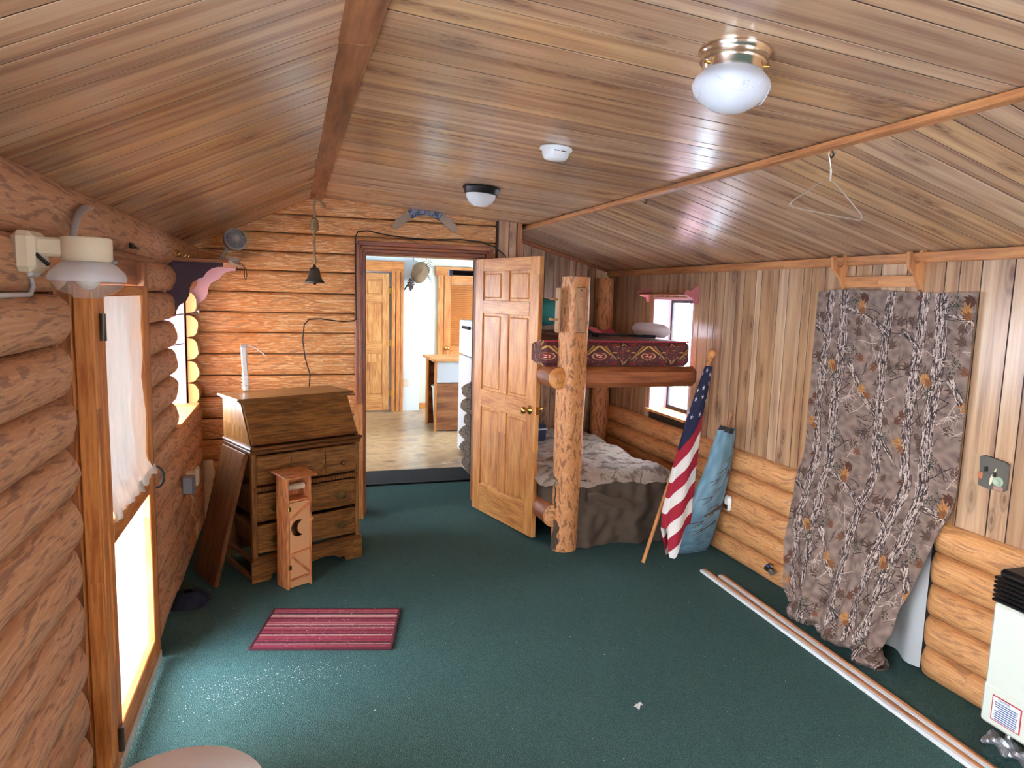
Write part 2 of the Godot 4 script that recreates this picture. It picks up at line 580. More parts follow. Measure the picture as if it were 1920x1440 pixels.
const D0 := -1.7
const D1 := 5.476
const DA := 6.2
const XL := -0.70
const XR := 2.885
const RIDGE := Vector2(0.173, 2.432)
const KNEE := Vector2(1.80, 2.306)

func build_room() -> void:
	# floor
	var fl := struct("floor", "dark green looped carpet with lint and wood crumbs")
	part(fl, "carpet", B.new().box(V((-0.98 + 3.1) / 2, -0.05, (D0 + 6.3) / 2), Vector3(4.08, 0.1, 6.3 - D0), 0.0), M.carpet)
	var kf := struct("floor_kitchen", "mottled tan sheet vinyl floor beyond the doorway")
	part(kf, "vinyl", B.new().box(V(1.5, -0.05, 8.6), Vector3(4.6, 0.1, 4.6), 0.0), M.vinyl)
	# left wall
	var wl := struct("wall_left", "brown peeled log wall beside the glazed door")
	core(wl, 0, -0.96, XL - 0.035, D0, 5.72, 0, 2.16, [[2.64, 3.46, -0.01, 1.80], [4.45, 5.30, 0.92, 1.72], [-0.9, 1.1, 0.8, 1.85]], M.chink)
	var rows := []
	for k in range(12, -1, -1):
		rows.append(maxf(0.0, 1.87 - 0.158 * k))
	log_rows(wl, 0, XL, Vector3.RIGHT, rows, 1.2, 5.47, [[2.46, 3.56, -1, 1.86, "r", ""], [4.45, 5.30, 0.92, 1.74, "r", "c"]], 0.07, M.left_log)
	wall_log(wl, V(XL - 0.02, 1.955, 1.2), V(XL - 0.02, 1.955, 5.47), Vector3.RIGHT, 0.20, 0.10, M.left_log)
	core(wl, 0, XL, XL + 0.05, D0, 1.2, 0, 2.05, [[-0.9, 1.1, 0.8, 1.85]], M.left_log, "plain_end")
	# back wall
	var wb := struct("wall_back", "orange squared log wall with pale scraped streaks")
	core(wb, 2, D1 + 0.06, 5.70, -0.96, 1.74, 0, 2.5, [[0.53, 1.44, -0.01, 2.04]], M.chink)
	log_rows(wb, 2, D1 + 0.027, Vector3.BACK, [0.0, 0.161, 0.319, 0.477, 0.635, 0.793, 0.951, 1.109, 1.267, 1.425, 1.575, 1.722, 1.88, 2.02, 2.155, 2.29, 2.44], -0.72, 1.55, [[0.455, 1.53, -1, 2.06, "", ""]], 0.018, M.back_log, 0.22)
	# boxed-in wall end beside the bunk alcove
	core(wb, 2, 5.41, 5.72, 1.55, 1.73, 0, 2.34, [], M.gap, "boxed_end")
	boards(wb, V(1.55, 0.0, 5.404), V(1.55, 2.33, 5.404), Vector3.RIGHT, 0.15, Vector3.BACK, M.panel)
	bar(wb, "cap_strip", V(1.545, 2.345, 5.40), V(1.74, 2.337, 5.40), 0.02, 0.035, M.trim)
	part(wb, "live_edge_strip", B.new().slab([Vector2(0, 0), Vector2(0.035, 0), Vector2(0.030, 0.4), Vector2(0.04, 0.7), Vector2(0.033, 1.1), Vector2(0.042, 1.5), Vector2(0.03, 1.8), Vector2(0.044, 2.05), Vector2(0.036, 2.33), Vector2(0, 2.33)], 0.016, Transform3D(Basis(), V(1.702, 0, 5.396)), 1, ruv()), M.casing)
	# doorway casing in the back wall (moulded strips)
	var dj := struct("trim_1", "moulded brown casing round the doorway to the kitchen")
	for q in [[0.47, 0.036, 0.045], [0.495, 0.022, 0.055], [0.516, 0.026, 0.04]]:
		bar(dj, "casing_strip", V(q[0], 0, D1 - 0.012), V(q[0], 2.045 + (0.516 - q[0]) * 1.2, D1 - 0.012), q[2], q[1], M.dark_casing, Vector3.RIGHT)
		var rx: float = 1.97 - q[0]
		bar(dj, "casing_strip", V(rx, 0, D1 - 0.012), V(rx, 2.045 + (0.516 - q[0]) * 1.2, D1 - 0.012), q[2], q[1], M.dark_casing, Vector3.RIGHT)
		bar(dj, "casing_strip", V(q[0], 2.05 + (0.516 - q[0]) * 1.2, D1 - 0.012), V(rx, 2.05 + (0.516 - q[0]) * 1.2, D1 - 0.012), q[2], q[1], M.dark_casing)
	for x in [0.525, 1.445]:
		bar(dj, "jamb", V(x, 0, 5.59), V(x, 2.04, 5.59), 0.23, 0.02, M.dark_casing, Vector3.RIGHT)
	bar(dj, "head_jamb", V(0.53, 2.035, 5.59), V(1.44, 2.035, 5.59), 0.23, 0.02, M.dark_casing)
	# right wall: boards above, logs below
	var wr := struct("wall_right", "wood-grain board wall above a log wainscot")
	core(wr, 0, XR - 0.0004, 3.10, D0, 6.4, 0, 2.05, [[2.47, 3.36, -0.01, 1.9], [4.66, 5.29, 0.82, 1.76]], M.gap)
	boards(wr, V(XR, 0.75, 0.6), V(XR, 2.0, 0.6), Vector3.FORWARD, 5.6, Vector3.LEFT, M.panel, "plank", func(c: Vector3, w: float) -> bool:
		var d := -c.z
		return d + w / 2 > 4.66 and d - w / 2 < 5.29)
	for q in [[4.60, 4.66, 0.75, 1.98], [5.29, 5.36, 0.75, 1.98], [4.66, 5.29, 1.76, 1.98]]:
		part(wr, "plank", B.new().box(Vector3.ZERO, Vector3(q[3] - q[2], 0.010, q[1] - q[0]), 0.002, 0, Transform3D(), Vector2(1.0, 0.4)), M.panel[1], V(XR - 0.001, (q[2] + q[3]) / 2, (q[0] + q[1]) / 2), Basis(Vector3.UP, Vector3.LEFT, Vector3.UP.cross(Vector3.LEFT)))
	core(wr, 0, XR - 0.005, XR + 0.006, D0, 0.6, 0.0, 1.98, [], M.panel[0], "plain_end")
	log_rows(wr, 0, XR - 0.005, Vector3.LEFT, [0.0, 0.14, 0.295, 0.45, 0.605, 0.755], 0.6, 6.19, [[2.44, 3.40, -1, 0.8, "r", "r"]], 0.062, M.right_log)
	bar(wr, "top_strip", V(XR - 0.016, 1.974, 0.4), V(XR - 0.016, 1.974, 6.19), 0.024, 0.05, M.trim)
	# alcove back wall and partition
	var wa := struct("wall_alcove", "shadowy board wall at the head of the bunk beds")
	core(wa, 2, DA - 0.0004, DA + 0.2, 1.60, 3.1, 0, 2.45, [], M.gap)
	boards(wa, V(1.76, 0.0, DA), V(1.76, 2.32, DA), Vector3.RIGHT, 1.12, Vector3.BACK, M.panel)
	core(wa, 0, 1.68, 1.76, 5.70, 6.4, 0, 2.45, [], M.gap, "partition")
	boards(wa, V(1.765, 0.0, 5.72), V(1.765, 2.3, 5.72), Vector3.FORWARD, 0.47, Vector3.RIGHT, M.panel)
	# wall behind the camera with a window
	var wf := struct("wall_front", "board wall opposite the doorway")
	core(wf, 2, D0 - 0.2, D0, -0.96, 3.1, 0, 2.5, [[1.2, 2.3, 0.95, 1.85]], M.panel[0])
	# ceiling
	var ce := struct("ceiling", "wood-grain board ceiling in three slopes")
	for q in [[Vector2(-0.80, RIDGE.y + (-0.80 - RIDGE.x) * 0.47), RIDGE, D1 + 0.03], [RIDGE, KNEE, D1 + 0.03], [KNEE, Vector2(2.90, KNEE.y - 0.279 * 1.1), DA + 0.02]]:
		var a: Vector2 = q[0]
		var b: Vector2 = q[1]
		var t := (b - a).normalized()
		var nrm := Vector3(t.y, -t.x, 0)
		boards(ce, V(a.x, a.y, 0.7), V(b.x, b.y, 0.7), Vector3.FORWARD, q[2] - 0.7, nrm, M.panel)
		var bas := Basis(Vector3(t.x, t.y, 0), -nrm, Vector3(0, 0, 1))
		part(ce, "roof_deck", B.new().box(Vector3.ZERO, Vector3((b - a).length() + 0.12, 0.12, 6.5 - D0), 0.0), M.gap, V((a.x + b.x) / 2, (a.y + b.y) / 2, (6.5 + D0) / 2) - nrm * 0.0592, bas)
		part(ce, "plain_end", B.new().box(Vector3.ZERO, Vector3((b - a).length(), 0.01, 0.7 - D0), 0.0, 0, Transform3D(), Vector2(1, 0)), M.panel[0], V((a.x + b.x) / 2, (a.y + b.y) / 2, (0.7 + D0) / 2), bas)
	var tr := struct("trim_2", "brown ridge board along the ceiling peak")
	bar(tr, "ridge_board", V(RIDGE.x, RIDGE.y - 0.014, 2.05), V(RIDGE.x, RIDGE.y - 0.014, D1), 0.095, 0.022, M.casing)
	bar(tr, "ridge_board", V(RIDGE.x, RIDGE.y - 0.015, 0.5), V(RIDGE.x, RIDGE.y - 0.015, 2.046), 0.10, 0.024, M.casing)
	var tk := struct("trim_3", "light wooden strip along the ceiling knee")
	bar(tk, "knee_strip", V(KNEE.x, KNEE.y - 0.016, 0.5), V(KNEE.x, KNEE.y - 0.016, 3.1), 0.05, 0.024, M.trim)
	bar(tk, "knee_strip", V(KNEE.x, KNEE.y - 0.016, 3.102), V(KNEE.x, KNEE.y - 0.022, DA), 0.05, 0.024, M.trim)
	var ts := struct("trim_4", "dark strip where the low slope meets the alcove wall")
	bar(ts, "strip", V(1.78, KNEE.y - 0.01, DA - 0.02), V(2.87, KNEE.y - 0.305, DA - 0.02), 0.02, 0.03, M.dark_casing)
	# outdoors
	var gd := struct("ground_outside", "snow lying outside the cabin")
	part(gd, "snow", B.new().box(V(1, -0.4, 3), Vector3(80, 0.1, 80), 0.0), M.snow)
	var pw := struct("wall_porch", "orange log wall of the porch outside the glazed door")
	core(pw, 2, 3.95, 4.05, -3.2, -0.96, -0.36, 2.6, [], M.chink)
	log_rows(pw, 2, 3.95, Vector3.BACK, [0.25, 0.45, 0.65, 0.85, 1.05, 1.25, 1.45, 1.65, 1.85, 2.05, 2.25, 2.45], -3.2, -0.97, [], 0.05, M.back_log)

func build_kitchen() -> void:
	var kw := struct("wall_kitchen", "white and cream painted kitchen walls")
	core(kw, 2, 10.40, 10.46, -0.9, 1.80, 0, 2.5, [], M.white_wall, "white_side")
	core(kw, 2, 10.60, 10.7, 1.70, 3.9, 0, 2.5, [], M.cream_wall, "cream_side")
	core(kw, 0, 1.79, 1.80, 10.46, 10.6, 0, 2.5, [], M.white_wall, "corner_return")
	core(kw, 0, 3.7, 3.8, 6.3, 10.7, 0, 2.5, [[8.0, 9.4, 1.0, 1.9]], M.white_wall, "window_side")
	core(kw, 0, -0.96, -0.86, 5.7, 10.6, 0, 2.5, [[7.2, 7.9, 1.0, 1.8]], M.white_wall, "left_side")
	core(kw, 2, 6.40, 6.46, 3.0, 3.8, 0, 2.5, [], M.white_wall, "near_side")
	part(kw, "ceiling_sheet", B.new().box(V(1.4, 2.55, 8.2), Vector3(5.0, 0.1, 5.2), 0.0), M.white_wall)
	part(kw, "skirting", B.new().box(V(2.2, 0.04, 10.59), Vector3(0.8, 0.08, 0.02), 0.003), M.pine_warm)
	# passage side: weathered log ends
	var pl := struct("wall_passage", "weathered grey log stub wall beside the doorway")
	core(pl, 0, 1.72, 1.80, 6.4, 6.95, 0, 0.86, [], M.chink)
	for k in 6:
		wall_log(pl, V(1.74, 0.07 + 0.142 * k, 6.25), V(1.74 + 0.01 * (k % 2), 0.07 + 0.142 * k, 6.86 + 0.04 * (k % 3)), Vector3.LEFT, 0.148, 0.12 + 0.012 * ((k * 2) % 3), M.grey_log, true, true)
	bar(pl, "window_post", V(1.655, 0.88, 6.46), V(1.655, 2.3, 6.46), 0.06, 0.06, M.dark_casing, Vector3.RIGHT)
	bar(pl, "window_post", V(1.70, 0.9, 6.42), V(1.70, 2.3, 6.42), 0.02, 0.03, M.white, Vector3.RIGHT)

# ---------------------------------------------------------------- doors and windows
# six raised panels in stiles and rails; x from the hinge edge, z = thickness
func six_panel(o: Node3D, w: float, h: float, m: Material, th := 0.035) -> void:
	var s := 0.115 * w / 0.877
	var ms := 0.10 * w / 0.877
	var k := h / 2.0
	for q in [[0.0, s], [w - s, w]]:
		part(o, "stile", B.new().box(Vector3((q[0] + q[1]) / 2, h / 2, 0), Vector3(q[1] - q[0], h, th), 0.003, 1, Transform3D(), ruv()), m)
	var rails := [[0.0, 0.225], [0.85, 0.99], [1.585, 1.685], [1.905, 2.0]]
	for r in rails:
		part(o, "rail", B.new().box(Vector3(w / 2, (r[0] + r[1]) / 2 * k, 0), Vector3(w - 2 * s, (r[1] - r[0]) * k, th), 0.003, 0, Transform3D(), ruv()), m)
	for i in 3:
		var y0: float = rails[i][1] * k
		var y1: float = rails[i + 1][0] * k
		part(o, "muntin", B.new().box(Vector3(w / 2, (y0 + y1) / 2, 0), Vector3(ms, y1 - y0, th), 0.003, 1, Transform3D(), ruv()), m)
		for q in [[s, w / 2 - ms / 2], [w / 2 + ms / 2, w - s]]:
			var c := Vector3((q[0] + q[1]) / 2, (y0 + y1) / 2, 0)
			var b := B.new().box(c, Vector3(q[1] - q[0], y1 - y0, th * 0.35), 0.0, 1, Transform3D(), ruv())
			b.box(c, Vector3(q[1] - q[0] - 0.028, y1 - y0 - 0.028, th * 0.86), 0.0125, 1, Transform3D(), ruv())
			part(o, "panel", b, m)

func knob(parent: Node3D, at: Vector3, dir: float, m: Material, r := 0.027) -> void:
	var xf := Transform3D(Basis(Vector3.RIGHT, PI / 2 * dir), at)
	part(parent, "knob", B.new().lathe([[0.0, 0.0], [0.034, 0.0], [0.034, 0.004], [0.026, 0.010], [0.012, 0.014], [0.011, 0.034], [r * 0.9, 0.042], [r, 0.054], [r * 0.82, 0.064], [0.0, 0.067]], 20, xf), m, Vector3.ZERO, Basis(), "brass door knob")

func build_doors() -> void:
	# open pine door
	var ang := atan2(0.844, 0.237)
	var o := struct("door_1", "six-panel pine door standing open in front of the bunk post")
	o.position = V(1.405, 0.015, 5.46)
	o.basis = Basis(Vector3(0.270, 0, 0.963), Vector3.UP, Vector3(0.270, 0, 0.963).cross(Vector3.UP))
	six_panel(o, 0.872, 2.005, M.pine)
	knob(o, Vector3(0.80, 0.925, 0.017), 1.0, M.brass)
	knob(o, Vector3(0.80, 0.925, -0.017), -1.0, M.brass)
	part(o, "latch_plate", B.new().box(Vector3(0.8725, 0.925, 0), Vector3(0.003, 0.057, 0.024), 0.001), M.brass)
	for y in [0.2, 1.0, 1.8]:
		part(o, "hinge", B.new().tube([Vector3(-0.004, y - 0.045, -0.018), Vector3(-0.004, y + 0.045, -0.018)], 0.006, 8), M.brass)
	# glazed door in the left wall
	var g := struct("door_2", "wooden storm door with plastic film over its upper pane")
	var x := -0.628
	var th := 0.036
	for q in [[2.565, 2.635]]:
		bar(g, "jamb", V(-0.665, 0.0, 2.60), V(-0.665, 1.86, 2.60), 0.07, 0.105, M.pine_warm, Vector3.RIGHT)
		bar(g, "stop_strip", V(-0.64, 0.0, 2.556), V(-0.64, 1.78, 2.556), 0.02, 0.05, M.pine_warm, Vector3.RIGHT)
	bar(g, "jamb", V(-0.665, 0.0, 3.50), V(-0.665, 1.86, 3.50), 0.07, 0.09, M.casing, Vector3.RIGHT)
	bar(g, "casing_board", V(-0.69, 0.0, 2.50), V(-0.69, 1.87, 2.50), 0.14, 0.02, M.casing, Vector3.RIGHT)
	bar(g, "head_board", V(-0.675, 1.805, 2.56), V(-0.675, 1.805, 3.56), 0.05, 0.13, M.casing)
	bar(g, "head_ledge", V(-0.64, 1.855, 2.56), V(-0.64, 1.855, 3.56), 0.09, 0.02, M.casing)
	for q in [[2.64, 2.70], [3.35, 3.455]]:
		bar(g, "stile", V(x, 0.02, (q[0] + q[1]) / 2), V(x, 1.74, (q[0] + q[1]) / 2), q[1] - q[0], th, M.pine_warm, Vector3.RIGHT)
	for r in [[0.025, 0.15], [0.83, 0.925], [1.70, 1.74]]:
		bar(g, "rail", V(x, (r[0] + r[1]) / 2, 2.70), V(x, (r[0] + r[1]) / 2, 3.35), th, r[1] - r[0], M.pine_warm)
	part(g, "pane", B.new().box(V(-0.64, 0.49, 3.025), Vector3(0.004, 0.68, 0.65), 0.0), M.ice)
	part(g, "pane", B.new().box(V(-0.646, 1.31, 3.025), Vector3(0.004, 0.78, 0.65), 0.0), M.glass)
	fn.seed = 31; fn.frequency = 1.0
	var fb := B.new().sheet(func(u: float, v: float) -> Vector3:
		var d := 2.70 + 0.66 * u
		var y := 0.91 + 0.80 * v
		var w := 0.007 * fn.get_noise_2d(u * 9.0 + v * 2.0, v * 2.5) + 0.004 * fn.get_noise_2d(u * 26.0, v * 4.0)
		var low := smoothstep(0.16, 0.0, v)
		return V(-0.622 + w + low * (0.02 + 0.012 * fn.get_noise_2d(u * 14.0, 3.0)), y - low * 0.012 * sin(u * 17.0), d), 46, 40)
	part(g, "plastic_film", fb, M.film)
	part(g, "loose_film", B.new().sheet(func(u: float, v: float) -> Vector3:
		return V(-0.606 + 0.016 * sin(u * 9.0) * v, 0.945 - 0.06 * v * (0.4 + 0.6 * absf(sin(u * 5.0))) + 0.02 * u * v, 3.06 + 0.40 * u + 0.01 * v), 16, 4), M.white)
	part(g, "sweep_strip", B.new().box(V(-0.606, 0.03, 3.045), Vector3(0.006, 0.045, 0.81), 0.001), M.grey_plastic)
	for y in [0.13, 1.60]:
		var hb := B.new().box(V(-0.606, y, 2.655), Vector3(0.004, 0.085, 0.034), 0.001)
		hb.tube([V(-0.602, y - 0.045, 2.636), V(-0.602, y + 0.045, 2.636)], 0.010, 10)
		part(g, "hinge", hb, M.pewter)
	var hp := []
	for i in 9:
		var a := PI * i / 8.0
		hp.append(V(-0.606 + 0.032 * sin(a), 0.875 - 0.05 * cos(a), 3.475))
	part(g, "pull_handle", B.new().tube(hp, 0.006, 8), M.black)
	# window in the left wall
	var w1 := struct("window_1", "pink-lined window cut through the log wall")
	for q in [[5.288, 0.92, 1.72], [4.462, 0.92, 1.72]]:
		part(w1, "jamb_board", B.new().box(V(-0.84, 1.32, q[0]), Vector3(0.26, 0.80, 0.024), 0.002), M.pink)
	part(w1, "sill", B.new().box(V(-0.80, 0.93, 4.875), Vector3(0.34, 0.022, 0.84), 0.002), M.pine_pale)
	part(w1, "head_board", B.new().box(V(-0.83, 1.715, 4.875), Vector3(0.25, 0.022, 0.84), 0.002), M.pink)
	part(w1, "pane", B.new().box(V(-0.93, 1.32, 4.875), Vector3(0.004, 0.80, 0.83), 0.0), M.glass)
	for q in [[4.475, 4.51], [5.24, 5.275], [4.86, 4.89]]:
		bar(w1, "sash", V(-0.93, 0.93, (q[0] + q[1]) / 2), V(-0.93, 1.71, (q[0] + q[1]) / 2), q[1] - q[0], 0.03, M.white, Vector3.RIGHT)
	# window behind the bunks
	var w2 := struct("window_2", "small bright window behind the bunk beds")
	for q in [[5.28], [4.67]]:
		part(w2, "jamb_board", B.new().box(V(2.975, 1.29, q[0]), Vector3(0.20, 0.94, 0.02), 0.002), M.pink)
	part(w2, "sill", B.new().box(V(2.95, 0.825, 4.975), Vector3(0.22, 0.02, 0.64), 0.002), M.pine_pale)
	part(w2, "head_board", B.new().box(V(2.975, 1.755, 4.975), Vector3(0.20, 0.02, 0.62), 0.002), M.pink)
	part(w2, "pane", B.new().box(V(3.04, 1.29, 4.975), Vector3(0.004, 0.92, 0.60), 0.0), M.glass)
	for q in [[4.69, 4.715], [5.235, 5.26], [4.965, 4.985]]:
		bar(w2, "sash", V(3.04, 0.84, (q[0] + q[1]) / 2), V(3.04, 1.74, (q[0] + q[1]) / 2), q[1] - q[0], 0.03, M.bronze if q[0] < 4.9 or q[0] > 5.0 else M.white, Vector3.RIGHT)
	for y in [0.85, 1.735]:
		bar(w2, "sash", V(3.04, y, 4.69), V(3.04, y, 5.26), 0.03, 0.03, M.bronze)
	# window behind the camera
	var w3 := struct("window_3", "wide window in the front wall")
	part(w3, "pane", B.new().box(V(1.75, 1.4, D0 - 0.12), Vector3(1.1, 0.9, 0.004), 0.0), M.glass)
	for x3 in [1.22, 1.75, 2.28]:
		bar(w3, "sash", V(x3, 0.95, D0 - 0.12), V(x3, 1.85, D0 - 0.12), 0.04, 0.04, M.pine, Vector3.RIGHT)
	var w4 := struct("window_4", "window in the left wall behind the door")
	part(w4, "pane", B.new().box(V(-0.9, 1.325, 0.1), Vector3(0.004, 1.05, 2.0), 0.0), M.glass)
	for d4 in [-0.88, 0.1, 1.08]:
		bar(w4, "sash", V(-0.9, 0.8, d4), V(-0.9, 1.85, d4), 0.04, 0.04, M.pine, Vector3.RIGHT)
	# white door behind the camouflage curtain
	var d3 := struct("door_3", "white door hidden behind the camouflage curtain")
	part(d3, "slab", B.new().box(V(2.96, 0.95, 2.915), Vector3(0.05, 1.9, 0.89), 0.004), M.white)
	part(d3, "draft_sheet", B.new().sheet(func(u: float, v: float) -> Vector3: return V(2.895 - 0.03 * sin(u * 7.0) * (1 - v), 0.004 + 0.55 * v, 2.46 + 0.30 * u), 10, 8), M.white)
	# kitchen doors
	var kd := struct("door_4", "pale pine door with brass hinges in the far kitchen wall")
	kd.position = V(0.60, 0.02, 10.36)
	six_panel(kd, 0.74, 2.0, M.pine_pale)
	for y in [0.25, 1.0, 1.75]:
		part(kd, "hinge", B.new().box(Vector3(0.77, y, 0.02), Vector3(0.06, 0.1, 0.02), 0.004), M.brass)
	for q in [[0.80, 0.05], [0.865, 0.055], [0.925, 0.04]]:
		part(kd, "frame_strip", B.new().box(Vector3(q[0], 1.02, 0.0 + q[1] * 0.3), Vector3(q[1], 2.08, 0.05), 0.004, 1, Transform3D(), ruv()), M.pine_warm)
	part(kd, "head_casing", B.new().box(Vector3(0.45, 2.10, 0.01), Vector3(1.0, 0.15, 0.05), 0.004, 0, Transform3D(), ruv()), M.pine_warm)
	var ld := struct("door_5", "louvred pine closet door in the cream wall")
	ld.position = V(2.10, 0.0, 10.57)
	for q in [[0.0, 0.085, 0.04], [0.095, 0.20, 0.03], [0.83, 0.93, 0.03]]:
		part(ld, "stile", B.new().box(Vector3((q[0] + q[1]) / 2, 1.02, 0), Vector3(q[1] - q[0], 2.04, q[2]), 0.004, 1, Transform3D(), ruv()), M.pine_warm)
	part(ld, "head_casing", B.new().box(Vector3(0.46, 2.09, 0.0), Vector3(1.0, 0.13, 0.045), 0.004, 0, Transform3D(), ruv()), M.pine_warm)
	for r in [[0.0, 0.2], [0.80, 0.95], [1.90, 2.03]]:
		part(ld, "rail", B.new().box(Vector3(0.515, (r[0] + r[1]) / 2, 0), Vector3(0.63, r[1] - r[0], 0.03), 0.004, 0, Transform3D(), ruv()), M.pine_warm)
	part(ld, "lower_panel", B.new().box(Vector3(0.515, 0.5, 0), Vector3(0.63, 0.6, 0.015), 0.003), M.pine_warm)
	var slat := B.new().box(Vector3.ZERO, Vector3(0.64, 0.038, 0.007), 0.002, 0).mesh()
	for i in 29:
		part(ld, "slat", slat, M.pine_warm, Vector3(0.515, 0.965 + 0.0325 * i, 0), Basis(Vector3.RIGHT, -0.7))
	knob(ld, Vector3(0.15, 0.93, 0.015), 1.0, M.brass, 0.03)

# ---------------------------------------------------------------- furniture
func build_desk() -> void:
	var o := thing("secretary_desk", "old brown slant-front desk with brass-pull drawers and missing side panel", "desk", V(-0.242, 0, 4.281), yaw(0.4313))
	var W := 0.71
	part(o, "back_panel", B.new().box(Vector3(W / 2, 0.57, -0.435), Vector3(0.69, 1.0, 0.012), 0.002, 1), M.desk_edge)
	part(o, "side_panel", B.new().box(Vector3(W - 0.012, 0.43, -0.22), Vector3(0.02, 0.74, 0.42), 0.002, 1), M.desk)
	part(o, "front_stile", B.new().box(Vector3(0.014, 0.45, -0.012), Vector3(0.03, 0.66, 0.03), 0.002, 1), M.desk)
	part(o, "front_stile", B.new().box(Vector3(W - 0.014, 0.45, -0.012), Vector3(0.03, 0.66, 0.03), 0.002, 1), M.desk)
	part(o, "desk_floor", B.new().box(Vector3(W / 2, 0.805, -0.22), Vector3(0.69, 0.016, 0.42), 0.002), M.desk_edge)
	# upper case: slanted side cheeks
	for x in [0.012, W - 0.012]:
		part(o, "cheek", B.new().slab([Vector2(0.44, 0.815), Vector2(0.44, 1.07), Vector2(0.155, 1.07), Vector2(0.005, 0.815)], 0.02, Transform3D(Basis(Vector3(0, 0, -1), Vector3.UP, Vector3.RIGHT), Vector3(x, 0, 0)), 1, ruv()), M.desk)
	var la := Vector3(0, 0.832, -0.004)
	var lb := Vector3(0, 1.066, -0.150)
	var up := (lb - la).normalized()
	var lid := part(o, "slant_lid", B.new().box(Vector3.ZERO, Vector3(W - 0.02, (lb - la).length(), 0.018), 0.004, 0, Transform3D(), ruv()), M.desk, Vector3(W / 2, 0, 0) + (la + lb) / 2, Basis(Vector3.RIGHT, up, Vector3.RIGHT.cross(up)))
	part(lid, "keyhole_plate", B.new().lathe([[0, 0.004], [0.010, 0.004], [0.013, 0.0]], 12, Transform3D(Basis(Vector3.RIGHT, PI / 2), Vector3(0.01, 0.105, 0.010))), M.old_brass)
	part(lid, "edge_bead", B.new().box(Vector3(0, -0.132, 0.006), Vector3(W - 0.02, 0.016, 0.016), 0.004), M.desk_edge)
	var top := B.new().box(Vector3(W / 2 + 0.003, 1.084, -0.292), Vector3(W + 0.06, 0.016, 0.345), 0.006, 0)
	top.box(Vector3(W / 2 + 0.003, 1.071, -0.292), Vector3(W + 0.03, 0.012, 0.315), 0.004, 0)
	part(o, "top_board", top, M.desk)
	var mo := B.new().box(Vector3(W / 2, 0.812, -0.2), Vector3(W + 0.03, 0.018, 0.45), 0.006)
	mo.box(Vector3(W / 2, 0.79, -0.2), Vector3(W + 0.018, 0.03, 0.435), 0.010)
	part(o, "waist_moulding", mo, M.desk_edge)
	# drawers
	var dr := [[0.585, 0.768], [0.362, 0.542], [0.168, 0.348]]
	for i in 3:
		var y0: float = dr[i][0]
		var y1: float = dr[i][1]
		var b := B.new().box(Vector3(W / 2, (y0 + y1) / 2, -0.004), Vector3(0.65, y1 - y0 - 0.008, 0.022), 0.006, 0, Transform3D(), ruv())
		var dw := part(o, "drawer", b, M.desk)
		part(dw, "drawer_box", B.new().box(Vector3(W / 2, (y0 + y1) / 2 - 0.01, -0.20), Vector3(0.61, y1 - y0 - 0.05, 0.36), 0.002), M.desk_edge)
		if i == 0:
			for x in [0.245, 0.47]:
				part(dw, "divider_bead", B.new().box(Vector3(x, (y0 + y1) / 2, 0.008), Vector3(0.007, y1 - y0 - 0.02, 0.006), 0.002, 1), M.desk_edge)
			for x in [0.14, 0.365, 0.585]:
				part(dw, "pull_knob", B.new().lathe([[0.006, 0], [0.006, 0.010], [0.013, 0.015], [0.012, 0.022], [0, 0.024]], 12, Transform3D(Basis(Vector3.RIGHT, PI / 2), Vector3(x, 0.655, 0.007))), M.old_brass)
		else:
			part(dw, "field", B.new().box(Vector3(W / 2, (y0 + y1) / 2, 0.006), Vector3(0.60, y1 - y0 - 0.05, 0.008), 0.004, 0, Transform3D(), ruv()), M.desk)
			for x in [0.135, 0.577]:
				var cy: float = (y0 + y1) / 2 - 0.012
				var pl := B.new().slab([Vector2(-0.045, 0), Vector2(-0.032, 0.012), Vector2(-0.02, 0.008), Vector2(-0.012, 0.022), Vector2(0, 0.028), Vector2(0.012, 0.022), Vector2(0.02, 0.008), Vector2(0.032, 0.012), Vector2(0.045, 0), Vector2(0.030, -0.012), Vector2(0.015, -0.008), Vector2(0, -0.022), Vector2(-0.015, -0.008), Vector2(-0.030, -0.012)], 0.003, Transform3D(Basis(), Vector3(x, cy, 0.012)))
				var pu := part(dw, "pull_plate", pl, M.old_brass)
				var bp := []
				for k in 9:
					var a := PI * k / 8.0
					bp.append(Vector3(x - 0.03 * cos(a), cy - 0.020 * sin(a), 0.016 + 0.016 * sin(a)))
				part(pu, "bail", B.new().tube(bp, 0.003, 6), M.old_brass)
	part(o, "dentil_rail", B.new().box(Vector3(W / 2, 0.564, -0.004), Vector3(0.69, 0.028, 0.03), 0.003), M.desk_edge)
	for i in 30:
		part(o, "dentil", B.new().box(Vector3(0.045 + i * 0.0214, 0.564, 0.013), Vector3(0.010, 0.018, 0.007), 0.001), M.desk)
	# left opening: drawer runners
	for y in [0.545, 0.335, 0.125]:
		part(o, "runner", B.new().box(Vector3(0.014, y, -0.22), Vector3(0.026, 0.022, 0.40), 0.002, 2), M.desk)
	part(o, "rear_stile", B.new().box(Vector3(0.014, 0.42, -0.42), Vector3(0.028, 0.75, 0.028), 0.002, 1), M.desk_edge)
	# plinth with bracket feet
	var poly := [Vector2(-0.012, 0), Vector2(0.10, 0), Vector2(0.115, 0.035), Vector2(0.15, 0.028), Vector2(0.19, 0.055), Vector2(0.26, 0.062), Vector2(0.355, 0.045), Vector2(0.45, 0.062), Vector2(0.52, 0.055), Vector2(0.56, 0.028), Vector2(0.595, 0.035), Vector2(0.61, 0), Vector2(0.722, 0), Vector2(0.722, 0.125), Vector2(-0.012, 0.125)]
	part(o, "plinth", B.new().slab(poly, 0.022, Transform3D(Basis(), Vector3(0, 0, 0.004)), 0, ruv()), M.desk)
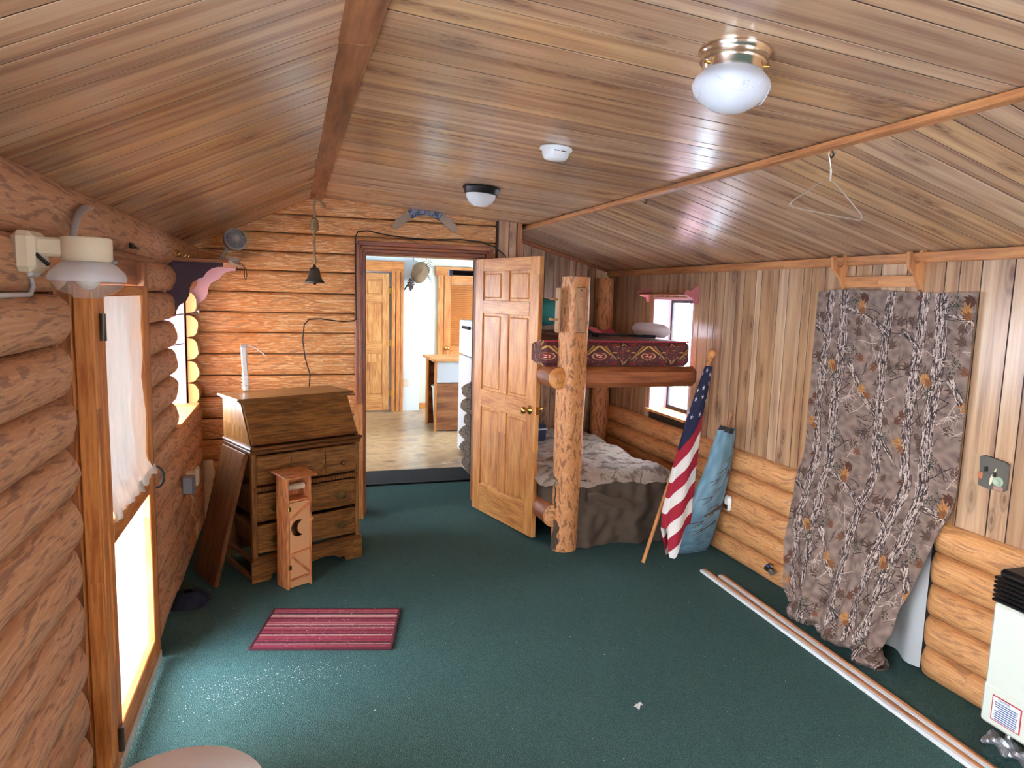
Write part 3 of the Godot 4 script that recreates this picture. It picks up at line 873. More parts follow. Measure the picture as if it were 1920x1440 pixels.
	part(o, "plinth_moulding", B.new().box(Vector3(W / 2, 0.138, -0.002), Vector3(W + 0.03, 0.03, 0.045), 0.008), M.desk_edge)
	part(o, "foot_rail", B.new().box(Vector3(0.006, 0.02, -0.22), Vector3(0.018, 0.035, 0.42), 0.003, 2), M.desk)
	part(o, "plinth_side", B.new().box(Vector3(W - 0.005, 0.07, -0.22), Vector3(0.02, 0.10, 0.42), 0.003, 2), M.desk)
	# the desk's loose side panel leaning on it
	var a := V(-0.445, 0.0, 4.235)
	var bt := V(-0.268, 0.775, 4.30)
	var alongd := V(-0.418, 0, 0.908)
	var upd := (bt - a).normalized()
	var lp := thing("loose_side_panel", "dark wooden panel leaning against the open side of the desk", "board", a + Vector3(0, 0.006, 0), Basis(alongd, upd, alongd.cross(upd)))
	var ll := (bt - a).length()
	part(lp, "panel_board", B.new().box(Vector3(0.18, ll / 2, 0), Vector3(0.36, ll, 0.02), 0.003, 1), M.old_panel)
	part(lp, "edge_strip", B.new().box(Vector3(0.005, ll / 2, 0.0), Vector3(0.012, ll - 0.01, 0.026), 0.003, 1), M.desk_edge)
	# outhouse-shaped toilet paper box
	var t := thing("outhouse_paper_holder", "small cedar box shaped like an outhouse with crescent moon door", "box", V(-0.044, 0, 4.115), yaw(0.5112))
	var w := 0.158
	for x in [0.007, w - 0.007]:
		part(t, "side_board", B.new().box(Vector3(x, 0.335, -0.062), Vector3(0.014, 0.67, 0.124), 0.002, 1, Transform3D(), ruv()), M.cedar)
	part(t, "back_board", B.new().box(Vector3(w / 2, 0.335, -0.118), Vector3(w - 0.028, 0.67, 0.012), 0.002, 1, Transform3D(), ruv()), M.cedar)
	part(t, "roof_board", B.new().box(Vector3(w / 2, 0.0, 0.0), Vector3(w + 0.05, 0.014, 0.165), 0.003, 0, Transform3D(), ruv()), M.cedar, Vector3(0, 0.68, -0.055), Basis(Vector3.RIGHT, 0.10))
	part(t, "shelf_board", B.new().box(Vector3(w / 2, 0.528, -0.06), Vector3(w - 0.028, 0.012, 0.11), 0.002, 0, Transform3D(), ruv()), M.cedar)
	# door with a real moon-shaped hole
	var moon := []
	var mc := Vector2(0.074, 0.365)
	for k in 15:
		var an := deg_to_rad(60.0 + 240.0 * k / 14.0)
		moon.append(mc + Vector2(cos(an), sin(an)) * 0.050)
	for k in range(1, 12):
		var an := deg_to_rad(256.1 - 152.2 * k / 12.0)
		moon.append(mc + Vector2(0.0357, 0) + Vector2(cos(an), sin(an)) * 0.0446)
	var outline := [Vector2(0.016, 0.012), Vector2(w - 0.016, 0.012), Vector2(w - 0.016, 0.365), Vector2(w - 0.016, 0.52), Vector2(0.016, 0.52), Vector2(0.016, 0.365)]
	var csg := CSGPolygon3D.new()
	csg.name = "door_panel"
	csg.polygon = PackedVector2Array(outline)
	csg.depth = 0.012
	csg.material = mat(c8(206, 148, 100), 0.55)
	var hole := CSGPolygon3D.new()
	hole.name = "moon_hole"
	hole.polygon = PackedVector2Array(moon)
	hole.depth = 0.05
	hole.position = Vector3(0, 0, 0.02)
	hole.operation = CSGShape3D.OPERATION_SUBTRACTION
	hole.material = M.gap
	csg.add_child(hole)
	csg.position = Vector3(0, 0, 0.0)
	t.add_child(csg)
	for q in [[Vector2(0.018, 0.424), Vector2(0.140, 0.508)], [Vector2(0.018, 0.212), Vector2(0.142, 0.226)], [Vector2(0.022, 0.205), Vector2(0.138, 0.085)], [Vector2(0.018, 0.06), Vector2(0.142, 0.068)]]:
		bar(t, "brace", Vector3(q[0].x, q[0].y, 0.0045), Vector3(q[1].x, q[1].y, 0.0045), 0.010, 0.014, M.cedar, Vector3.UP, 0.001)
	for y in [0.485, 0.135]:
		part(t, "hinge", B.new().box(Vector3(0.015, y, 0.002), Vector3(0.018, 0.026, 0.005), 0.001), M.brass)
	part(t, "handle_peg", B.new().tube([Vector3(0.136, 0.392, 0.006), Vector3(0.158, 0.412, 0.018)], 0.006, 8), M.cedar)
	part(t, "paper_roll", B.new().tube([Vector3(0.02, 0.60, -0.05), Vector3(0.135, 0.60, -0.05)], 0.019, 16), mat(c8(206, 180, 150), 0.8))
	part(t, "roller_cap", B.new().tube([Vector3(0.0145, 0.60, -0.05), Vector3(0.021, 0.60, -0.05)], 0.020, 16), M.black)
	# light stick standing on the desk
	var ls := thing("light_stick", "white plastic light stick wound with thin cable on the desk", "lamp", V(-0.288, 1.095, 4.75))
	part(ls, "body", B.new().box(Vector3(0, 0.14, 0), Vector3(0.036, 0.28, 0.028), 0.006, 1, Transform3D(Basis(Vector3(0, 0, 1), 0.04), Vector3.ZERO)), M.white)
	part(ls, "cap", B.new().box(Vector3(-0.011, 0.288, 0), Vector3(0.04, 0.014, 0.032), 0.003), M.grey_plastic)
	var cp := []
	for i in 40:
		var an := i * 0.75
		cp.append(Vector3(0.025 * cos(an) - 0.002, 0.01 + 0.10 * i / 39.0, 0.021 * sin(an)))
	part(ls, "wound_cable", B.new().tube(cp, 0.003, 5), M.white)
	part(ls, "loose_cable", B.new().tube([Vector3(0.0, 0.285, 0.0), Vector3(0.03, 0.287, 0.01), Vector3(0.065, 0.272, 0.02), Vector3(0.10, 0.243, 0.02), Vector3(0.122, 0.225, 0.02)], 0.003, 5), M.white)
	# pale board standing beside the desk
	var pb := thing("pale_plank", "bare pale plank standing upright between desk and doorway", "board", V(0.470, 0, 5.37))
	part(pb, "plank_board", B.new().box(Vector3(0, 0.445, 0), Vector3(0.055, 0.89, 0.02), 0.002, 1), M.pine_pale, Vector3(0, 0, 0), Basis(Vector3.RIGHT, -0.06))
	part(pb, "plank_edge", B.new().box(Vector3(0.027, 0.445, 0.012), Vector3(0.012, 0.89, 0.03), 0.002, 1), M.pine, Vector3(0, 0, 0), Basis(Vector3.RIGHT, -0.06))
	# dark cloth crumpled by the wall
	var cl := thing("dark_cloth", "crumpled navy cloth on the carpet by the leaning panel", "cloth", V(-0.575, 0, 4.10))
	part(cl, "cloth_heap", B.new().sheet(func(u: float, v: float) -> Vector3:
		var r := 0.02 + 0.09 * v
		var an := TAU * u
		return Vector3(r * 1.1 * cos(an), maxf(0.003, 0.06 * cos(v * PI / 2) * (1.0 + 0.5 * sin(u * TAU * 4.0) * v) + 0.012 * sin(u * 31.0) * v), r * sin(an) * 1.3), 28, 8), M.navy)

func build_bunks() -> void:
	var o := thing("bunk_bed", "log bunk bed with a stout peeled post and board rails", "bunk bed", V(1.79, 0, 4.41))
	# squared-off peeled post, tapering and leaning slightly
	var post := B.new().sheet(func(u: float, v: float) -> Vector3:
		var an := TAU * u + 0.55
		var y := 1.878 * v
		var r := lerpf(0.092, 0.077, v) * (1.0 + 0.05 * fn.get_noise_2d(v * 6.0, u * 3.0))
		var oct := 1.0 / maxf(0.80, maxf(absf(cos(an)), absf(sin(an))))
		r *= lerpf(1.0, oct, clampf(v * 1.6, 0.0, 1.0)) * lerpf(0.97, 0.98, v)
		return Vector3(0.022 * v + r * cos(an + 0.35), y, -r * sin(an + 0.35)), 28, 40, Vector2(0.66, 1.9))
	var pm := part(o, "post", post, M.post)
	pm.material_override = M.post.duplicate()
	pm.material_override.uv1_scale = Vector3(2.2, 0.8, 1)
	part(pm, "post_top", B.new().lathe([[0.0, 1.879], [0.08, 1.876]], 20, Transform3D(Basis(), Vector3(0.022, 0, 0)), false), M.post)
	part(o, "rear_post", B.new().tube([Vector3(0.98, 0, -1.62), Vector3(0.98, 1.93, -1.62)], 0.08, 12), M.post)
	# rails
	part(o, "front_rail", B.new().box(Vector3(0.56, 1.195, -0.07), Vector3(0.92, 0.145, 0.09), 0.035, 0, Transform3D(), ruv()), M.redbeam)
	part(o, "rail_collar", B.new().lathe([[0.0, 0.02], [0.062, 0.015], [0.075, 0.0], [0.0, 0.0]], 20, Transform3D(Basis(Vector3(0, 0, 1), -PI / 2), Vector3(0.105, 1.195, -0.06)), true, Vector3(1, 1, 0.8)), M.pine)
	part(o, "side_rail", B.new().tube([Vector3(-0.09, 1.20, 0.03), Vector3(-0.09, 1.20, -1.70)], [0.074, 0.078], 16), M.redbeam)
	part(o, "side_rail_end", B.new().lathe([[0.0, 0.022], [0.045, 0.020], [0.07, 0.002], [0.072, 0.0]], 20, Transform3D(Basis(Vector3.RIGHT, PI / 2), Vector3(-0.09, 1.20, 0.03))), M.pine)
	part(o, "side_rail", B.new().tube([Vector3(-0.085, 0.245, 0.02), Vector3(-0.085, 0.245, -1.70)], [0.082, 0.086], 16), M.redbeam)
	part(o, "side_rail_end", B.new().lathe([[0.0, 0.022], [0.05, 0.020], [0.075, 0.002], [0.08, 0.0]], 20, Transform3D(Basis(Vector3.RIGHT, PI / 2), Vector3(-0.085, 0.245, 0.02))), M.post)
	part(o, "wall_rail", B.new().box(Vector3(0.99, 1.19, -0.9), Vector3(0.06, 0.12, 1.6), 0.01, 2, Transform3D(), ruv()), M.redbeam)
	part(o, "bed_deck", B.new().box(Vector3(0.43, 1.255, -0.88), Vector3(1.05, 0.02, 1.62), 0.002, 2), M.pine)
	# peg racks screwed to the post
	for q in [[Vector3(0.02, 1.66, 0.106), -0.22, 0.0], [Vector3(-0.098, 1.655, 0.0), -1.5, 0.0]]:
		var r := part(o, "peg_rack", B.new().box(Vector3.ZERO, Vector3(0.072, 0.30, 0.018), 0.006, 1, Transform3D(), ruv()), M.rack, q[0], yaw(q[1]))
		for y in [0.07, -0.065]:
			part(r, "peg", B.new().lathe([[0.006, 0.0], [0.0065, 0.03], [0.010, 0.04], [0.010, 0.052], [0.0, 0.055]], 10, Transform3D(Basis(Vector3.RIGHT, PI / 2 - 0.12), Vector3(0, y, 0.009))), M.trim)
		for y in [0.13, -0.13]:
			part(r, "screw", B.new().lathe([[0, 0.002], [0.005, 0.001]], 8, Transform3D(Basis(Vector3.RIGHT, PI / 2), Vector3(0, y, 0.009))), M.black)
	# mattresses and bedding
	var um := thing("upper_mattress", "mattress in a red and gold tapestry cover on the top bunk", "mattress", V(2.17, 1.268, 5.27))
	var q1 := B.new().box(Vector3.ZERO, Vector3(1.13, 0.175, 1.66), 0.03, 0)
	part(um, "cover", q1, M.quilt, Vector3(0, 0.09, 0))
	part(um, "piping", B.new().tube([Vector3(-0.555, 0.178, 0.815), Vector3(0.555, 0.178, 0.815)], 0.006, 6), M.red_cloth)
	var lm := thing("lower_mattress", "low bunk mattress under a rumpled grey-brown printed sheet", "mattress", V(2.15, 0.0, 5.24))
	part(lm, "mattress_block", B.new().box(Vector3(0, 0.33, 0), Vector3(0.95, 0.30, 1.60), 0.06), M.brown_cloth)
	fn.seed = 51
	part(lm, "sheet", B.new().sheet(func(u: float, v: float) -> Vector3:
		var x := -0.52 + 1.02 * u
		var z := -0.80 + 1.68 * v
		var e := minf(minf(u, 1 - u) * 1.05, (1 - v) * 1.68)
		var y := 0.52 + 0.032 * fn.get_noise_2d(x * 2.2, z * 2.2) + 0.014 * absf(fn.get_noise_2d(x * 7.0 + z * 3.0, z * 6.0)) + 0.005 * fn.get_noise_2d(x * 16.0, z * 11.0)
		y -= 0.075 * pow(clampf(1.0 - e / 0.13, 0, 1), 2)
		return Vector3(x, y, z), 60, 80, Vector2(1.0, 1.6)), M.sheet)
	part(lm, "valance", B.new().sheet(func(u: float, v: float) -> Vector3:
		var x := -0.47 + 0.93 * u
		var f := sin(u * 23.0 + 2.0 * sin(u * 7.0)) * 0.02 * (1 - v) + 0.02 * fn.get_noise_2d(u * 8.0, v * 5.0)
		return Vector3(x + 0.03 * v, 0.012 + 0.47 * v, 0.87 + f - 0.05 * v + 0.02 * sin(v * 3.0)), 60, 20, Vector2(1.0, 0.5)), M.brown_cloth)
	part(lm, "turned_flap", B.new().sheet(func(u: float, v: float) -> Vector3:
		return Vector3(-0.22 + 0.36 * u, 0.40 - 0.06 * v - 0.10 * u * u + 0.01 * sin(u * 9.0), 0.885 + 0.02 * v + 0.01 * sin(v * 4.0 + u * 6.0)), 16, 6), M.brown_cloth)
	# things on the bunks
	var rd := thing("black_rod", "long black rod lying across the tapestry mattress", "rod", V(2.25, 1.475, 4.75), yaw(-0.5))
	part(rd, "shaft", B.new().tube([Vector3(-0.30, 0.006, 0), Vector3(0.22, 0.0, 0)], [0.009, 0.009], 8), M.black)
	part(rd, "grip", B.new().tube([Vector3(0.22, 0.0, 0), Vector3(0.32, -0.002, 0)], [0.012, 0.012], 8), M.rubber)
	var gz := thing("black_gear", "black straps and buckles heaped on the top bunk", "gear", V(1.98, 1.462, 4.72))
	for i in 5:
		var an := i * 1.3
		part(gz, "strap", B.new().tube([Vector3(0.02 * i, 0.01, 0.03), Vector3(0.03 * cos(an), 0.05 + 0.012 * i, 0.02 * sin(an)), Vector3(0.09 + 0.02 * cos(an), 0.035, -0.02), Vector3(0.12 + 0.02 * sin(an), 0.008, 0.03)], 0.012, 6, true, Vector2.ZERO, 0.5), M.black)
	var hb := thing("white_helmet", "round white cap beside the post on the top bunk", "helmet", V(1.93, 1.462, 4.80))
	part(hb, "shell", B.new().lathe([[0.062, 0.0], [0.066, 0.03], [0.052, 0.07], [0.028, 0.09], [0, 0.095]], 18), M.white)
	var rc := thing("red_cloth", "folded red and white cloth on the tapestry mattress", "cloth", V(2.20, 1.462, 5.12))
	part(rc, "folds", B.new().sheet(func(u: float, v: float) -> Vector3:
		return Vector3(-0.22 + 0.42 * u, 0.012 + 0.045 * absf(sin(u * 6.0 + v * 2.0)) * sin(v * PI), -0.16 + 0.32 * v + 0.03 * sin(u * 5.0)), 20, 12), M.red_cloth)
	var cu := thing("window_cushion", "puffy white cushion on the mattress against the window", "cushion", V(2.64, 1.45, 4.92))
	part(cu, "pad", B.new().lathe([[0.0, -0.26], [0.03, -0.255], [0.05, -0.2], [0.058, 0.0], [0.05, 0.2], [0.03, 0.255], [0, 0.26]], 16, Transform3D(Basis(Vector3.RIGHT, PI / 2), Vector3(0.02, 0.058, 0))), mat(c8(224, 212, 214), 0.9))
	var pi := thing("teal_pillow", "teal pillow at the head of the top bunk", "pillow", V(1.98, 1.455, 5.68))
	part(pi, "pad", B.new().lathe([[0.0, -0.12], [0.10, -0.115], [0.18, -0.09], [0.23, -0.04], [0.235, 0.02], [0.20, 0.07], [0.13, 0.105], [0.06, 0.118], [0, 0.12]], 20, Transform3D(Basis(), Vector3(0, 0.16, 0)), true, Vector3(1.1, 1.0, 0.7)), M.teal)
	var hk := thing("hook_rack", "dark rail of metal hooks on the alcove wall", "rack", V(1.90, 1.80, 6.17))
	part(hk, "rail_board", B.new().box(Vector3(0, 0, 0), Vector3(0.36, 0.10, 0.02), 0.003), M.bronze)
	for i in 4:
		var x := -0.13 + 0.085 * i
		part(hk, "hook", B.new().tube([Vector3(x, 0.02, 0.01), Vector3(x, 0.0, 0.035), Vector3(x, -0.03, 0.04), Vector3(x, -0.035, 0.06), Vector3(x, -0.015, 0.065)], 0.004, 6), M.steel)
	var bx := thing("blue_tackle_box", "small dark blue box with a handle on the low bunk", "box", V(1.86, 0.555, 5.45), yaw(0.2))
	part(bx, "case", B.new().box(Vector3(0, 0.07, 0), Vector3(0.26, 0.14, 0.18), 0.015), M.navy)
	part(bx, "lid_band", B.new().box(Vector3(0, 0.10, 0.003), Vector3(0.262, 0.012, 0.182), 0.002), M.steel)
	part(bx, "handle", B.new().tube([Vector3(-0.06, 0.14, 0), Vector3(-0.05, 0.17, 0), Vector3(0.05, 0.17, 0), Vector3(0.06, 0.14, 0)], 0.007, 6), M.black)
	var sh := thing("window_shelf", "dark shelf with pink scrolled ends over the bunk window", "shelf", V(2.87, 1.79, 4.98))
	part(sh, "shelf_board", B.new().box(Vector3(-0.055, 0.0, 0), Vector3(0.10, 0.016, 0.74), 0.003, 2), M.dark_casing)
	for z in [-0.37, 0.37]:
		part(sh, "scroll_end", B.new().slab([Vector2(0, -0.07), Vector2(-0.03, -0.065), Vector2(-0.04, -0.03), Vector2(-0.085, -0.02), Vector2(-0.115, 0.01), Vector2(-0.10, 0.03), Vector2(-0.06, 0.025), Vector2(-0.02, 0.055), Vector2(0, 0.06)], 0.016, Transform3D(Basis(), Vector3(0, 0, z))), M.pink_red)

# ---------------------------------------------------------------- printed cloth
func dab(im: Image, x: float, y: float, w: float, c: Color) -> void:
	var W := im.get_width()
	var H := im.get_height()
	var s := maxi(1, int(round(w)))
	var px := posmod(int(x - w / 2), W)
	var py := posmod(int(y - w / 2), H)
	im.fill_rect(Rect2i(px, py, s, s), c)
	if px + s > W:
		im.fill_rect(Rect2i(px - W, py, s, s), c)
	if py + s > H:
		im.fill_rect(Rect2i(px, py - H, s, s), c)

func stroke(im: Image, a: Vector2, b: Vector2, w0: float, w1: float, c: Color, jit := 0.0) -> void:
	var n := maxi(1, int(a.distance_to(b) / maxf(0.7, minf(w0, w1) * 0.4)))
	for i in n + 1:
		var t := float(i) / n
		var p := a.lerp(b, t)
		dab(im, p.x + rng.randf_range(-jit, jit), p.y + rng.randf_range(-jit, jit), lerpf(w0, w1, t), c)

func bark(im: Image, pts: Array, w: float) -> void:
	for i in pts.size() - 1:
		stroke(im, pts[i], pts[i + 1], w, w, c8(92, 80, 78))
	for i in pts.size() - 1:
		var a: Vector2 = pts[i]
		var b: Vector2 = pts[i + 1]
		var t := (b - a).normalized()
		var n := Vector2(-t.y, t.x)
		for k in int(a.distance_to(b) * w / 26.0):
			var p: Vector2 = a.lerp(b, rng.randf()) + n * rng.randf_range(-w, w) * 0.5
			var c: Color = [c8(214, 206, 200), c8(178, 168, 162), c8(52, 42, 44), c8(70, 58, 56), c8(228, 222, 216)][rng.randi() % 5]
			stroke(im, p, p + t * rng.randf_range(7, 26) + n * rng.randf_range(-2, 2), rng.randf_range(1.5, 4.2), 1, c)

func twig(im: Image, p: Vector2, an: float, ln: float, w: float, c: Color, depth: int) -> void:
	var q := p
	var steps := int(ln / 9.0)
	for i in steps:
		an += rng.randf_range(-0.3, 0.3)
		var e := q + Vector2(cos(an), sin(an)) * 9.0
		stroke(im, q, e, w, w * 0.9, c)
		q = e
		if depth > 0 and rng.randf() < 0.4:
			twig(im, q, an + (0.8 if rng.randf() < 0.5 else -0.8), ln * 0.5, maxf(1.0, w * 0.6), c, depth - 1)

func leaf(im: Image, p: Vector2, an: float, s: float, c: Color) -> void:
	for k in 5:
		var a := an + (k - 2) * 0.55
		var l: float = s * [0.6, 0.9, 1.15, 0.9, 0.6][k]
		stroke(im, p, p + Vector2(cos(a), sin(a)) * l, s * 0.42, 1.0, c.darkened(0.10 * (k % 2)))
	stroke(im, p - Vector2(cos(an), sin(an)) * s * 0.5, p + Vector2(cos(an), sin(an)) * s, 1.0, 1.0, c.darkened(0.5))

func cloth_textures() -> void:
	rng.seed = 900
	fn.seed = 900; fn.frequency = 1.0
	var im := Image.create(384, 576, false, Image.FORMAT_RGB8)
	for y in 576:
		for x in 384:
			var t := 0.5 + 0.5 * fn.get_noise_2d((x + y * 0.7) * 0.02, (y - x * 0.4) * 0.03)
			im.set_pixel(x, y, c8(122, 108, 102).lerp(c8(166, 152, 142), t))
	for k in 40:
		leaf(im, Vector2(rng.randf() * 384, rng.randf() * 576), rng.randf() * TAU, rng.randf_range(18, 34), c8(104, 84, 72))
	for k in 24:
		twig(im, Vector2(rng.randf() * 384, rng.randf() * 576), rng.randf() * TAU, rng.randf_range(40, 90), 1.4, c8(62, 50, 50), 2)
	bark(im, [Vector2(70, 0), Vector2(62, 200), Vector2(48, 390), Vector2(60, 576)], 36)
	bark(im, [Vector2(128, 0), Vector2(140, 190), Vector2(124, 400), Vector2(128, 576)], 40)
	bark(im, [Vector2(330, 0), Vector2(316, 240), Vector2(322, 420), Vector2(330, 576)], 34)
	bark(im, [Vector2(150, 70), Vector2(220, 78), Vector2(284, 112), Vector2(318, 140)], 18)
	bark(im, [Vector2(178, 250), Vector2(240, 340), Vector2(300, 400)], 20)
	bark(im, [Vector2(0, 120), Vector2(40, 150), Vector2(66, 180)], 14)
	bark(im, [Vector2(330, 470), Vector2(384, 520)], 14)
	for k in 14:
		twig(im, Vector2(rng.randf() * 384, rng.randf() * 576), rng.randf() * TAU, rng.randf_range(50, 110), 1.6, c8(222, 214, 206), 2)
	for k in 20:
		twig(im, Vector2(rng.randf() * 384, rng.randf() * 576), rng.randf() * TAU, rng.randf_range(40, 90), 1.8, c8(44, 34, 38), 2)
	for q in [Vector2(168, 40), Vector2(110, 300), Vector2(350, 250), Vector2(150, 520), Vector2(188, 210), Vector2(350, 480)]:
		for k in 60:
			var p: Vector2 = q + Vector2(rng.randfn(0, 13), rng.randfn(0, 16))
			stroke(im, p, p + Vector2(rng.randf_range(-6, 6), rng.randf_range(-6, 6)), 2, 1, [c8(40, 58, 46), c8(54, 72, 54), c8(30, 40, 36)][k % 3])
	for k in 9:
		leaf(im, Vector2(rng.randf() * 384, rng.randf() * 576), rng.randf() * TAU, rng.randf_range(18, 34), [c8(112, 72, 52), c8(94, 60, 46), c8(136, 92, 64)][k % 3])
	for k in 4:
		var p := Vector2([96, 250, 214, 30, 262, 120, 300, 190, 350][k], [250, 330, 60, 470, 176, 430, 20, 470, 90][k])
		leaf(im, p, rng.randf() * TAU, 34, c8(196, 146, 88))
		leaf(im, p + Vector2(9, 14), rng.randf() * TAU, 26, c8(150, 100, 56))
	M.camo = mat(c8(232, 214, 204), 0.92, 0, ImageTexture.create_from_image(im))
	# tapestry cover
	var q := Image.create(512, 256, false, Image.FORMAT_RGB8)
	q.fill(c8(88, 40, 42))
	for k in 900:
		dab(q, rng.randf() * 512, rng.randf() * 256, 3, [c8(136, 52, 44), c8(44, 36, 50), c8(176, 138, 84)][k % 3])
	for s in 4:
		var x0 := s * 128.0
		for off in [[-14, c8(196, 158, 84), 8.0], [-4, c8(120, 36, 40), 6.0], [4, c8(150, 116, 54), 6.0], [12, c8(60, 26, 34), 6.0]]:
			stroke(q, Vector2(x0 + off[0], 256), Vector2(x0 + 64, 20 - off[0]), off[2], off[2], off[1])
			stroke(q, Vector2(x0 + 128 - off[0], 256), Vector2(x0 + 64, 20 - off[0]), off[2], off[2], off[1])
		for k in 14:
			var an := TAU * k / 14.0
			var c := Vector2(x0, 110)
			stroke(q, c + Vector2(cos(an) * 18, sin(an) * 34), c + Vector2(cos(an + 0.45) * 18, sin(an + 0.45) * 34), 3, 3, c8(206, 170, 120))
			stroke(q, c, c + Vector2(cos(an) * 13, sin(an) * 27), 7, 4, c8(140, 40, 36))
		for k in 10:
			dab(q, x0 + rng.randf_range(-8, 8), 110 + rng.randf_range(-18, 18), 5, c8(232, 214, 190))
		for k in 6:
			var cc := Vector2(x0 + 64 + rng.randf_range(-16, 16), 150 + k * 16)
			leaf(q, cc, rng.randf() * TAU, 11, [c8(170, 48, 40), c8(206, 150, 66), c8(96, 106, 60)][k % 3])
		for sx in [-40, 40]:
			for k in 12:
				var an := TAU * k / 12.0
				dab(q, x0 + sx + cos(an) * 10, 90 + sin(an) * 10, 3, c8(214, 180, 130))
			leaf(q, Vector2(x0 + sx, 40), PI / 2, 15, c8(172, 44, 40))
			leaf(q, Vector2(x0 + sx, 150), -PI / 2, 12, c8(206, 160, 80))
	M.quilt = mat(Color(1, 1, 1), 0.85, 0, ImageTexture.create_from_image(q), Vector3(0.66, 5.7, 1))
	M.quilt.uv1_offset = Vector3(0.1, 0.5, 0)
	# rumpled printed sheet
	var s := Image.create(512, 512, false, Image.FORMAT_RGB8)
	for y in 512:
		for x in 512:
			var t := fn.get_noise_2d(x * 0.012, y * 0.018) + 0.4 * fn.get_noise_2d(x * 0.05, y * 0.05)
			s.set_pixel(x, y, c8(190, 180, 170).lerp(c8(132, 118, 106), smoothstep(0.0, 0.7, t)))
	for k in 26:
		twig(s, Vector2(rng.randf() * 512, rng.randf() * 512), rng.randf() * TAU, 70, 2.0, [c8(84, 74, 70), c8(226, 218, 208)][k % 2], 1)
	M.sheet = mat(c8(214, 202, 190), 0.8, 0, ImageTexture.create_from_image(s), Vector3(1.2, 1.2, 1))
	# furled flag: x runs round the roll, y down it
	var f := Image.create(256, 768, false, Image.FORMAT_RGB8)
	for y in 768:
		for x in 256:
			var g := y / 768.0 + 0.105 * cos(TAU * x / 256.0)
			var c := c8(232, 224, 214)
			if g < 0.30:
				c = c8(28, 34, 66)
			elif int((g - 0.30) / 0.088) % 2 == 0:
				c = c8(168, 24, 48)
			f.set_pixel(x, y, c)
	for k in 26:
		var cx := (k * 41) % 256
		var cy := 16 + int(k / 4.0) * 30 + (k % 2) * 12
		for j in 5:
			var an := -PI / 2 + TAU * j / 5.0
			stroke(f, Vector2(cx, cy), Vector2(cx, cy) + Vector2(cos(an) * 11, sin(an) * 9), 4, 1, c8(238, 236, 232))
	M.flag = mat(Color(1, 1, 1), 0.8, 0, ImageTexture.create_from_image(f))
	# painted blue canvas: brush marks
	var b := Image.create(256, 512, false, Image.FORMAT_RGB8)
	for y in 512:
		for x in 256:
			b.set_pixel(x, y, c8(118, 152, 166).lerp(c8(92, 126, 142), 0.5 + 0.7 * fn.get_noise_2d(x * 0.02, y * 0.02)))
	for k in 9:
		var p := Vector2(50 + rng.randf() * 110, 60 + k * 26)
		stroke(b, p, p + Vector2(46 + rng.randf() * 30, 14), 3, 1, c8(66, 56, 54))
		stroke(b, p + Vector2(4, 6), p + Vector2(40, 26), 4, 1, c8(84, 70, 62))
	for k in 26:
		stroke(b, Vector2(70, 95), Vector2(70, 95) + Vector2(rng.randf_range(-26, 26), rng.randf_range(-6, 34)), 3, 1, c8(70, 48, 40))
	stroke(b, Vector2(60, 200), Vector2(150, 226), 12, 3, c8(74, 62, 58), 3)
	stroke(b, Vector2(70, 250), Vector2(140, 280), 6, 2, c8(60, 50, 50))
	for k in 500:
		dab(b, 38 + absf(rng.randfn(0, 16)), 250 + rng.randf() * 240, 2, c8(54, 54, 60))
	stroke(b, Vector2(150, 330), Vector2(120, 370), 2, 1, c8(60, 66, 72)); stroke(b, Vector2(140, 400), Vector2(112, 440), 2, 1, c8(60, 66, 72))
	M.blue = mat(Color(1, 1, 1), 0.7, 0, ImageTexture.create_from_image(b))
	# rug
	var r := Image.create(64, 256, false, Image.FORMAT_RGB8)
	var y := 0
	while y < 256:
		var hgt := rng.randi_range(3, 9)
		r.fill_rect(Rect2i(0, y, 64, hgt), [c8(138, 36, 54), c8(104, 26, 42), c8(196, 150, 140), c8(152, 52, 66), c8(84, 26, 38), c8(176, 110, 108)][rng.randi() % 6])
		y += hgt
	for k in 900:
		dab(r, rng.randf() * 64, rng.randf() * 256, 1, [c8(70, 20, 30), c8(190, 130, 128)][k % 2])
	M.rug = mat(Color(1, 1, 1), 0.95, 0, ImageTexture.create_from_image(r), Vector3(1.5, 2.4, 1))

